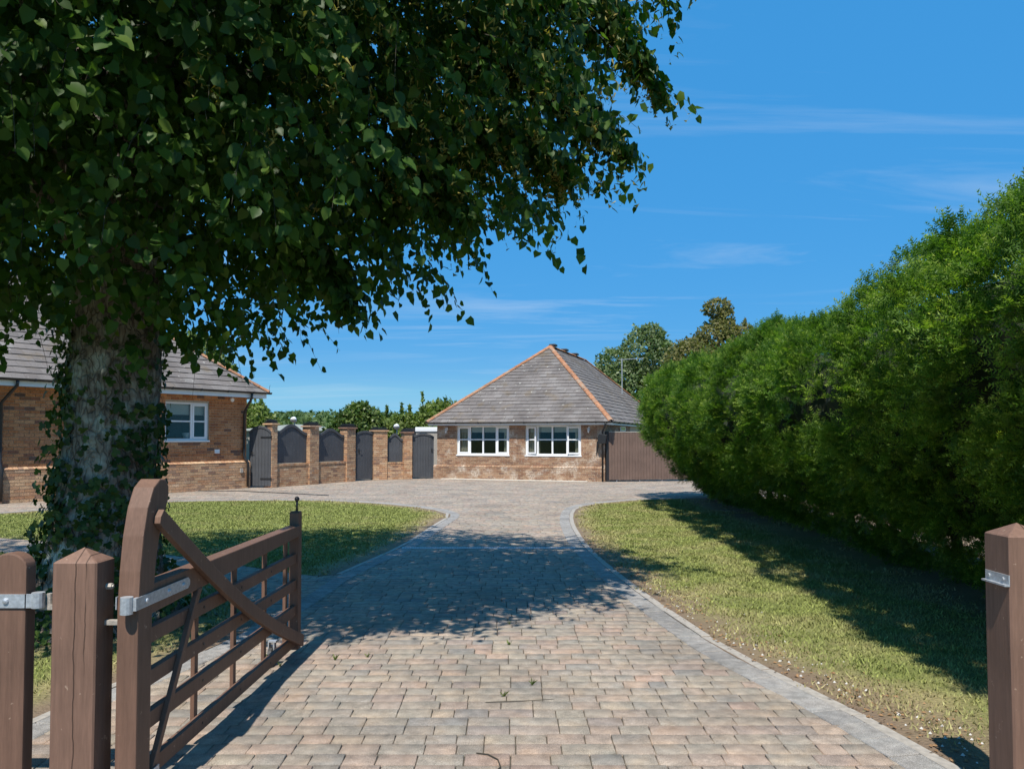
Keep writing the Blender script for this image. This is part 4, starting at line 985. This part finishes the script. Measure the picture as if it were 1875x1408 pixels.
at_.data.foreach_set('value', (np.array(tint)[:, None] * .65 + np.clip(sv[:, 1], 0, 1)[None] ** 2 * .45).ravel().astype(np.float32))
tag(link('foliage', me, 'yew', HG), kind='stuff')
m = MB()
for i in range(16):
    y = 4 + i * 1.05; x = 5.0 + .034 * y + rr.uniform(-.1, .2); m.tube([(x - 5.2, y - 12, -.05), (x - 5.2 - .1, y - 12 + .1, .8), (x - 5.2 - .5, y - 12, 2.0)], [.07, .055, .02], 7)
m.build('stems', 'twig', HG)

# ------------------------------------------------------------------ lime tree
TX, TY = -3.55, 6.65
LT = empty('lime_tree', (TX, TY, 0), 0, 'large lime tree with ivy-clad trunk and drooping leafy crown over the drive', 'tree')
def trunk_r(z, a):
    r = .345 + .03 * max(0, (2.2 - z)) / 2.2 + .30 * math.exp(-z / .42) - .018 * max(0, z - 2.2)
    r *= 1 + .10 * math.exp(-z / .6) * math.sin(5 * a + 1.0) + .05 * math.sin(3 * a + z * .6) 
    return r
def trunk_c(z): return Vector((.03 * math.sin(z * .8) + .045 * z * .6 - .02, .02 * z, 0))
def trunk_pt(z, a):
    r = trunk_r(z, a); p = trunk_c(z) + Vector((math.cos(a), math.sin(a), 0)) * r
    n1_ = noise.noise((math.cos(a) * 5.5, math.sin(a) * 5.5, z * 1.1)); n2_ = noise.noise((math.cos(a) * 15, math.sin(a) * 15, z * 3.0)); n3_ = noise.noise((math.cos(a) * 32, math.sin(a) * 32, z * 9))
    p += Vector((math.cos(a), math.sin(a), 0)) * (.030 * n1_ + .020 * n2_ + .009 * n3_); p.z = z; return p
vs = []; fs = []; SG, RN = 96, 130
for i in range(RN + 1):
    z = -.08 + 4.6 * (i / RN) ** 1.1
    for j in range(SG): vs.append(trunk_pt(z, 2 * math.pi * j / SG))
for i in range(RN):
    for j in range(SG): fs.append((i * SG + j, i * SG + (j + 1) % SG, (i + 1) * SG + (j + 1) % SG, (i + 1) * SG + j))
MB().add(vs, fs).build('trunk', 'bark', LT, smooth=True)
CC = np.array([-3.9, 6.15, 6.0]); CR = np.array([5.05, 3.15, 3.55])
limb_tips = []
rr = random.Random(5)
for i in range(20):
    a = i * 2.4 + rr.uniform(-.3, .3); el = rr.uniform(-.45, .9); r = rr.uniform(.6, .85)
    d = Vector((math.cos(a) * math.cos(el), math.sin(a) * math.cos(el), math.sin(el)))
    tip = Vector(CC) + Vector((d.x * CR[0], d.y * CR[1], d.z * CR[2])) * r - Vector((TX, TY, 0)); z0 = rr.uniform(2.7, 4.4)
    s = trunk_c(z0) + Z_ * z0; mid = s.lerp(tip, .5) + Vector((0, 0, rr.uniform(.2, .7)))
    pts = [s, s.lerp(mid, .5) + Vector((0, 0, .12)), mid, mid.lerp(tip, .5) + Vector((0, 0, .12)), tip]; r0 = rr.uniform(.07, .13)
    MB().tube(pts, [r0, r0 * .8, r0 * .6, r0 * .4, r0 * .15], 8).build('limb', 'bark', LT, smooth=True)
# twigs with alternate hanging leaves
starts = []; dirs = []
NTW = 14500
while len(starts) < NTW:
    d = unit(RNG.normal(size=3)); q = RNG.random() ** .45
    p = CC + d * CR * q
    bm_ = 1 + .17 * noise.noise(Vector(d * 3.3)) + .13 * noise.noise(Vector(d * 7.3))
    p = CC + d * CR * q * bm_
    if d[0] < 0: p[0] = CC[0] + (p[0] - CC[0]) * 1.32
    if p[0] < -5.6 and RNG.random() < .5: continue
    if p[2] > 7.4 and RNG.random() < .45: continue
    if q < .45 and RNG.random() < .5: continue
    starts.append(p); dirs.append(d)
# right-hand drooping limbs seen against the sky
for (a, b, n) in (((-.6, 6.3, 4.9), (.92, 6.4, 4.05), 260), ((-.4, 6.5, 6.0), (1.32, 6.6, 4.58), 240), ((-.8, 6.2, 3.9), (.42, 6.2, 3.78), 160), ((-1.2, 5.9, 3.4), (-.35, 5.9, 3.32), 140), ((-1.9, 5.9, 3.0), (-1.3, 5.9, 2.65), 140), ((.1, 6.8, 6.2), (1.05, 6.8, 5.3), 80)):
    a, b = np.array(a), np.array(b)
    for k in range(n):
        t = RNG.random(); p = a + (b - a) * t + np.array([0, 0, .28 * math.sin(t * 3.1)]) + RNG.normal(0, 1, 3) * np.array([.12, .2, .12]) * (1.3 - t); starts.append(p); dirs.append(unit(b - a))
starts = np.array(starts); dirs = np.array(dirs)
LP, LY, LZ, LS = [], [], [], []; tw = MB(); FP = []
for idx, (s, d) in enumerate(zip(starts, dirs)):
    L = RNG.uniform(.25, .52) * (.6 if idx >= NTW else 1); out_ = np.array([d[0], d[1], 0]); out_ = out_ / max(np.linalg.norm(out_), .2)
    g = out_ * RNG.uniform(.3, .8) + RNG.normal(0, .35, 3); nl = RNG.integers(6, 10); prev = s
    e = s + g * L * .7 + np.array([0, 0, -.75 * L])
    m_ = s + g * L * .45 + np.array([0, 0, -.12 * L])
    for k in range(nl):
        t = (k + .5) / nl; p = (1 - t) ** 2 * s + 2 * t * (1 - t) * m_ + t * t * e
        sd = np.array([-g[1], g[0], 0]) * (1 if k % 2 else -1); sd = sd / max(np.linalg.norm(sd), .1)
        LP.append(p + sd * .025 + np.array([0, 0, -.012])); LY.append(sd * .55 + np.array([0, 0, -1.0]) * RNG.uniform(.5, 1.3) + g * .3 + RNG.normal(0, .3, 3))
        LZ.append(out_ * .5 + np.array([0, -.3, .55]) + RNG.normal(0, .55, 3)); LS.append(RNG.uniform(.058, .100) * (1.0 - .25 * (k / nl) * RNG.random()))
    if s[1] < 8 and s[2] < 6.2 and idx % 3 == 0:
        tw.tube([s, m_ * .5 + (s + e) * .25, e], [.0030, .0022, .0012], 3, False)
    if s[1] < 8 and s[2] < 6.2:
        if s[0] > -2.0 and RNG.random() < (.9 if s[0] > -1.0 else .4) and s[2] > 3.6:
            for q in range(4): FP.append((1 - .2 * q) * m_ * .0 + s + (e - s) * RNG.random() + RNG.normal(0, .025, 3) - np.array([0, 0, .05]))
LP, LY, LZ, LS = map(np.array, (LP, LY, LZ, LS)); FR = frames(LY, LZ, LS); base = np.array([TX, TY, 0])
dist = np.linalg.norm(LP - np.array([0, 0, 1.6]), axis=1)
px = 937 + 1400 * LP[:, 0] / np.maximum(LP[:, 1], .1); py = 800 - 1400 * (LP[:, 2] - 1.6) / np.maximum(LP[:, 1], .1)
inv = (px > 0) & (px < 1875) & (py > 0) & (LP[:, 1] > 1)
# keep the view of the trunk foot and house clear: no leaf hangs below the skirt of the crown
low = LP[:, 2] < 2.25 + .25 * np.sin(LP[:, 0] * 3.1); keep = ~low
LP, FR, dist, inv = LP[keep], FR[keep], dist[keep], inv[keep]
rank = np.argsort(dist + np.where(inv, 0, 100)); big = rank[:300]; rest = rank[300:]
lv6 = np.array([(0, 0, 0), (0, .5, -.03), (0, 1.06, -.12), (-.40, -.02, .09), (-.45, .46, .08), (.40, -.02, .09), (.45, .46, .08)]); lf6 = np.array([(0, 1, 3), (1, 4, 3), (1, 2, 4), (0, 5, 1), (1, 5, 6), (1, 6, 2)])
v, f = stamp(lv6, lf6, FR[rest], LP[rest] - base)
CROWN = tag(link('crown', np_mesh('crown', v, f), 'lime_leaf', LT), kind='stuff')
lme = np_mesh('leaf', lv, lf); lme.materials.append(M['lime_leaf'])
for i in big:
    o = bpy.data.objects.new('leaf', lme); COL.objects.link(o); o.parent = CROWN
    mm = Matrix([[*FR[i][r], LP[i][r] - base[r]] for r in range(3)] + [[0, 0, 0, 1]]); o.matrix_local = mm
o = MB(); o.v = [tuple(np.array(p) - base) for p in tw.v]; o.f = tw.f
me = bpy.data.meshes.new('twigs'); me.from_pydata(o.v, [], o.f); tag(link('twigs', me, 'twig', LT), kind='stuff')
FP = np.array(FP); k = len(FP)
fv_ = np.array([(-.12, 0, 0), (.12, 0, 0), (.06, 1, .1), (-.5, .95, .1), (.45, 1.0, .3), (.1, 1.35, -.3)]); ff_ = np.array([(0, 1, 2), (2, 3, 5), (2, 4, 5)])
v, f = stamp(fv_, ff_, frames(RNG.normal(size=(k, 3)) * .5 + np.array([0, 0, -1.0]), RNG.normal(size=(k, 3)), RNG.uniform(.035, .065, k)), FP - base)
tag(link('blossom', np_mesh('blossom', v, f), 'lime_flower', LT), kind='stuff')
# ivy
IP, IY, IZ, IS = [], [], [], []
rr = random.Random(9)
while len(IP) < 2600:
    z = rr.uniform(.02, 2.6); a = rr.uniform(0, 2 * math.pi); c = math.cos(a - math.pi * 1.02)   # left flank
    cr = math.cos(a - .0); front = math.cos(a + math.pi / 2)
    dens = .06 + .95 * max(0, c) ** 1.5 * (1 if z < 2.35 else .4) + .75 * max(0, cr) ** 2 * (1 if z < 1.9 else .3) + (.9 * max(0, 1.0 - abs(z - .95) / .45) * max(0, front) if z > .3 else .75 * max(0, front)) 
    dens *= .35 + 1.1 * max(0, noise.noise((math.cos(a) * 2.3, math.sin(a) * 2.3, z * 2.2)) + .35)
    if rr.random() > dens: continue
    p = trunk_pt(z, a); n = Vector((math.cos(a), math.sin(a), 0)); off = rr.random() ** 2 * (.16 if c > .3 else .09)
    IP.append(p + n * (.01 + off)); IY.append(Vector((rr.gauss(0, .5), rr.gauss(0, .5), -1))); IZ.append(n + Vector((rr.gauss(0, .35), rr.gauss(0, .35), .35 + rr.gauss(0, .3)))); IS.append(rr.uniform(.035, .075))
for k in range(520):      # ivy mound round the foot
    a = rr.uniform(0, 2 * math.pi); q = abs(rr.gauss(0, .22)); z = max(.02, rr.uniform(0, .5) - q * .5); p = trunk_pt(max(z, .02), a) + Vector((math.cos(a), math.sin(a), 0)) * q
    IP.append(p); IY.append(Vector((rr.gauss(0, .8), rr.gauss(0, .8), -.6))); IZ.append(Vector((math.cos(a) * .6, math.sin(a) * .6, .9))); IS.append(rr.uniform(.035, .07))
IP = np.array(IP); IF = frames(np.array(IY), np.array(IZ), np.array(IS))
IVY = empty('ivy', (TX, TY, 0), 0, 'dark green ivy climbing the trunk of the lime tree', 'ivy')
dd_ = IP[:, 1]; rank = np.argsort(dd_); big = rank[:200]; rest = rank[200:]
v, f = stamp(iv, lf, IF[rest], IP[rest]); IVS = tag(link('leaves', np_mesh('leaves', v, f), 'ivy', IVY), kind='stuff')
ime = np_mesh('leaf', iv, lf); ime.materials.append(M['ivy'])
for i in big:
    o = bpy.data.objects.new('leaf', ime); COL.objects.link(o); o.parent = IVY
    o.matrix_local = Matrix([[*IF[i][r], IP[i][r]] for r in range(3)] + [[0, 0, 0, 1]])

# ------------------------------------------------------------------ gate posts
def post(name, x0, x1, y0, y1, hs, ha, label, ):
    cx_, cy_ = (x0 + x1) / 2, (y0 + y1) / 2; e = empty(name, (cx_, cy_, 0), 0, label, 'gate post')
    hx, hy = (x1 - x0) / 2, (y1 - y0) / 2; c = .007; vs = []
    ring = [(-hx + c, -hy), (hx - c, -hy), (hx, -hy + c), (hx, hy - c), (hx - c, hy), (-hx + c, hy), (-hx, hy - c), (-hx, -hy + c)]
    N = 9
    for i in range(N): z = -.05 + (hs + .05) * i / (N - 1); vs += [(x + .0015 * noise.noise((x * 9, y * 9, z * 2)), y + .0015 * noise.noise((x * 7, y * 9, z * 3)), z) for x, y in ring]
    vs += [(x * .93, y * .93, hs + .006) for x, y in ring]; vs.append((0, 0, ha)); fs = []
    for i in range(N): fs += [(i * 8 + j, i * 8 + (j + 1) % 8, (i + 1) * 8 + (j + 1) % 8, (i + 1) * 8 + j) for j in range(8)]
    fs += [(N * 8 + j, N * 8 + (j + 1) % 8, (N + 1) * 8) for j in range(8)]
    MB().add(vs, fs).build('shaft', 'wood_post', e); return e
PO = post('gate_post', -1.942, -1.754, 3.25, 3.40, 1.066, 1.124, 'cracked square brown gate post with pyramid top left of the open gate')
m = MB(); m.tube([(.094, .01, .955), (.118, .01, .955)], .014, 6); m.tube([(.118, .01, .955), (.125, .01, .955)], .008, 6); m.build('bolt', 'rustpaint', PO)
m = MB(); m.box(.085, .21, -.006, .016, .792, .812); m.tube([(.185, .004, .80), (.185, .004, .845)], .011, 8); m.build('hinge_pin', 'rustpaint', PO)
m = MB(); m.box(-.175, -.085, -.03, -.008, .862, .884); m.tube([(-.135, -.02, .884), (-.135, -.02, .93)], .011, 8); m.build('hinge_pin', 'rustpaint', PO)
m = MB(); m.box(.085, .21, -.006, .016, .03, .05); m.build('hinge_pin', 'rustpaint', PO)
PR = post('gate_post', 2.102, 2.282, 3.25, 3.425, 1.175, 1.228, 'square brown gate post at the right edge with a small metal plate')
m = MB(); m.box(-.094, -.089, -.085, .075, .975, 1.015); m.box(-.112, -.089, -.085, .075, .968, .975)
for yy in (-.05, .045): m.tube([(-.094, yy, .995), (-.100, yy, .995)], .008, 8)
m.build('latch_plate', 'galv', PR)

# ------------------------------------------------------------------ open field gate (local x along the gate, -y towards the drive)
gd = Vector((.045, 2.40, 0)); GT = empty('field_gate', (-1.645, 3.30, 0), math.atan2(gd.y, gd.x), 'brown five-bar wooden gate standing open along the left of the drive', 'gate')
hl = [(0, .06), (0, .86), (.012, 1.02), (.035, 1.17), (.07, 1.29), (.12, 1.375), (.18, 1.41), (.235, 1.405), (.265, 1.37), (.262, 1.31), (.225, 1.25), (.185, 1.16), (.155, 1.05), (.135, .90), (.125, .80), (.125, .06)]
MB().prism(hl, -.046, .046).build('heel_stile', 'wood', GT, bevel=.007)
def bar(pts, y0, y1, name, bev=.004): return MB().prism(pts, y0, y1).build(name, 'wood', GT, bevel=bev)
bar([(.126, .815), (.126, .948), (2.40, .952), (2.40, .872), (1.0, .838)], -.040, .040, 'top_rail', .006)
for a, hgt in ((.675, .07), (.485, .07), (.295, .075), (.075, .075)): bar([(.126, a), (.126, a + hgt), (2.36, a + hgt), (2.36, a)], -.018, .018, 'rail')
MB().prism([(2.345, .045), (2.345, 1.04), (2.36, 1.052), (2.405, 1.052), (2.42, 1.04), (2.42, .045)], -.036, .036).build('toe_stile', 'wood', GT, bevel=.005)
for s_ in (.74, 1.27, 1.80, 2.24): bar([(s_ - .022, .05), (s_ + .022, .05), (s_ + .022, .87), (s_ - .022, .87)], .0185, .040, 'upright', .003)
# long brace, slightly bowed, heel head to toe foot
up = [(.155 + (2.36 - .155) * t, 1.275 + (.155 - 1.275) * t - .16 * math.sin(math.pi * t) * .5) for t in [i / 12 for i in range(13)]]
lo = [(x - .012, z - .082) for x, z in up]
bar([(.125, 1.245)] + up + lo[::-1] + [(.118, 1.215)], -.078, -.047, 'long_brace', .004)
bar([(.135, .10), (.175, .10), (.66, .83), (.61, .83)], -.043, -.0185, 'short_brace', .003)
m = MB(); m.tube([(2.41, 0, 1.05), (2.41, 0, 1.125)], .008, 8); m.tube([(2.41, 0, 1.120), (2.41, 0, 1.128), (2.41, 0, 1.14), (2.41, 0, 1.152), (2.41, 0, 1.158)], [.006, .015, .019, .014, .005], 10); m.build('latch_knob', 'dark_metal', GT, smooth=True)
m = MB(); m.tube([(2.10, .06, .075), (2.10, .085, .075)], .07, 18); m.build('wheel', 'black', GT)
m = MB(); m.box(2.08, 2.12, .05, .06, .07, .17); m.box(2.08, 2.12, .088, .096, .07, .17); m.box(2.08, 2.12, .04, .096, .17, .18); m.build('wheel_fork', 'galv', GT)
m = MB(); m.box(-.002, .47, -.052, -.047, .862, .915); m.box(-.002, .47, .047, .052, .862, .915)
m.prism([(.47, .862), (.49, .878), (.49, .90), (.47, .915)], -.052, -.047); m.tube([(-.032, -.012, .85), (-.032, -.012, .922)], .026, 14); m.box(-.03, .0, -.052, -.034, .862, .915)
st_ = m.build('hinge_strap', 'galv', GT)
m = MB()
for s_ in (.06, .27, .42): m.tube([(s_, -.052, .888), (s_, -.057, .888), (s_, -.060, .888)], [.012, .010, .004], 10)
m.build('bolt_heads', 'galv', GT)
m = MB(); m.box(-.002, .2, -.052, -.047, .08, .13); m.tube([(-.032, -.012, .07), (-.032, -.012, .14)], .026, 12); m.build('hinge_strap', 'galv', GT)
nl = MB()
for s_, ys in ((.74, -.018), (1.27, -.018), (1.80, -.018)):
    for z in (.71, .52, .332, .112): nl.tube([(s_, ys, z), (s_, ys - .003, z)], .007, 8)
tag(nl.build('bolt_heads', 'dark_metal', GT), kind='stuff')

# small side gate left of the post
SG_ = empty('side_gate', (-2.06, 3.30, 0), 0, 'brown side gate with round-topped stile and metal strap at the left edge', 'gate')
pts = [(-.155, .06), (-.155, 1.045)] + [(-.0775 - .0775 * math.cos(t), 1.045 + .062 * math.sin(t)) for t in [math.pi * i / 10 for i in range(1, 10)]] + [(0, 1.045), (0, .06)]
MB().prism(pts, -.035, .035).build('stile', 'wood', SG_, bevel=.007)
MB().prism([(x - .95, z) for x, z in pts], -.035, .035).build('stile', 'wood', SG_, bevel=.007)
for a, hgt in ((.80, .13), (.60, .07), (.42, .07), (.25, .07), (.08, .08)): MB().box(-.948, -.157, -.018, .018, a, a + hgt).build('rail', 'wood', SG_, bevel=.004)
m = MB(); m.box(-.45, .005, -.042, -.036, .878, .935); m.box(.0, .03, -.042, -.030, .878, .935); m.tube([(.045, -.022, .876), (.045, -.022, .94)], .026, 14); m.build('hinge_strap', 'galv', SG_)
m = MB(); m.tube([(-.08, -.042, .907), (-.08, -.048, .907), (-.08, -.051, .907)], [.014, .012, .004], 10); m.build('bolt_head', 'galv', SG_)

# ------------------------------------------------------------------ small things on the paving and verge
def tuft(x, y, n, sc, i):
    r = random.Random(i); m = MB()
    for k in range(n):
        a = r.uniform(0, 6.28); l = r.uniform(.4, 1) * sc; wv_ = .003; dx, dy = math.cos(a), math.sin(a); ln = r.uniform(.2, .9) * l
        m.add([(-dy * wv_, dx * wv_, -.004), (dy * wv_, -dx * wv_, -.004), (dx * ln * .5 + dy * wv_, dy * ln * .5 - dx * wv_, l * .6), (dx * ln, dy * ln, l * .8)], [(0, 1, 2), (0, 2, 3)])
    o = m.build('weed', 'bush_light'); o.location = (x, y, .0); return o
weeds = [(-1.77, 5.62, 'beside the open gate foot'), (-1.62, 5.40, 'just right of the gate shadow'), (-1.27, 5.55, 'second from the gate shadow'), (-1.05, 5.62, 'third from the gate shadow'), (-.05, 4.78, 'beside the straight twig'), (.13, 5.0, 'right of the straight twig'), (-.02, 5.95, 'just below the crown shadow tip'), (-.02, 6.6, 'inside the edge of the crown shadow')]
for i, (x, y, s) in enumerate(weeds):
    tag(tuft(x, y, 14, random.uniform(.035, .06), i), 'small green weed tuft in a paving joint ' + s, 'weed', 'weeds in the paving joints')
def twig(pts, label, r=.004):
    tag(MB().tube(pts, [r] * (len(pts) - 1) + [r * .5], 5).build('fallen_twig', 'twig'), label, 'twig')
twig([(-.16, 4.66, .006), (-.02, 4.67, .008), (.12, 4.69, .006), (.26, 4.72, .006)], 'straight thin twig lying across the paving joints', .0025)
twig([(-.18, 3.92, .006), (-.12, 3.90, .008), (-.07, 3.84, .008), (-.055, 3.76, .006), (-.09, 3.68, .006)], 'curved dark twig at the bottom of the drive', .0035)
# slot line across the forecourt
tag(MB().tube([(-10.4, 22.8, .004), (-8.0, 22.6, .004), (-5.0, 20.9, .004)], .018, 5).build('dark_cable', 'black'), 'thin dark line lying on the forecourt beyond the left lawn', 'cable')
lit = MB()
for i in range(900):
    r = RNG.random(2); y = 3.4 + 9 * r[1] ** 1.6
    ki = min(KR, key=lambda p: abs(p[1] - y)); x = ki[0] + .05 + abs(RNG.normal(0, .22)); a = RNG.random() * 6.28; s = RNG.uniform(.006, .018)
    lit.add([(x + math.cos(a) * s, y + math.sin(a) * s, .012), (x - math.sin(a) * s * .5, y + math.cos(a) * s * .5, .018), (x - math.cos(a) * s, y - math.sin(a) * s, .012), (x + math.sin(a) * s * .5, y - math.cos(a) * s * .5, .010)], [(0, 1, 2, 3)])
tag(lit.build('leaf_litter', 'litter'), 'scattered dry leaf litter along the right drive edge', 'litter', kind='stuff')
peb = MB()
for i in range(160):
    y = 3.4 + 5 * RNG.random() ** 2; ki = min(KR, key=lambda p: abs(p[1] - y)); x = ki[0] + .15 + abs(RNG.normal(0, .25)); s = RNG.uniform(.004, .013)
    peb.add([(x - s, y, .006), (x, y - s, .006), (x + s, y, .006), (x, y + s, .006), (x, y, .006 + s)], [(0, 1, 4), (1, 2, 4), (2, 3, 4), (3, 0, 4)])
tag(peb.build('pebbles', 'stone'), 'pale grit and pebbles on the bare soil by the right kerb', 'gravel', kind='stuff')
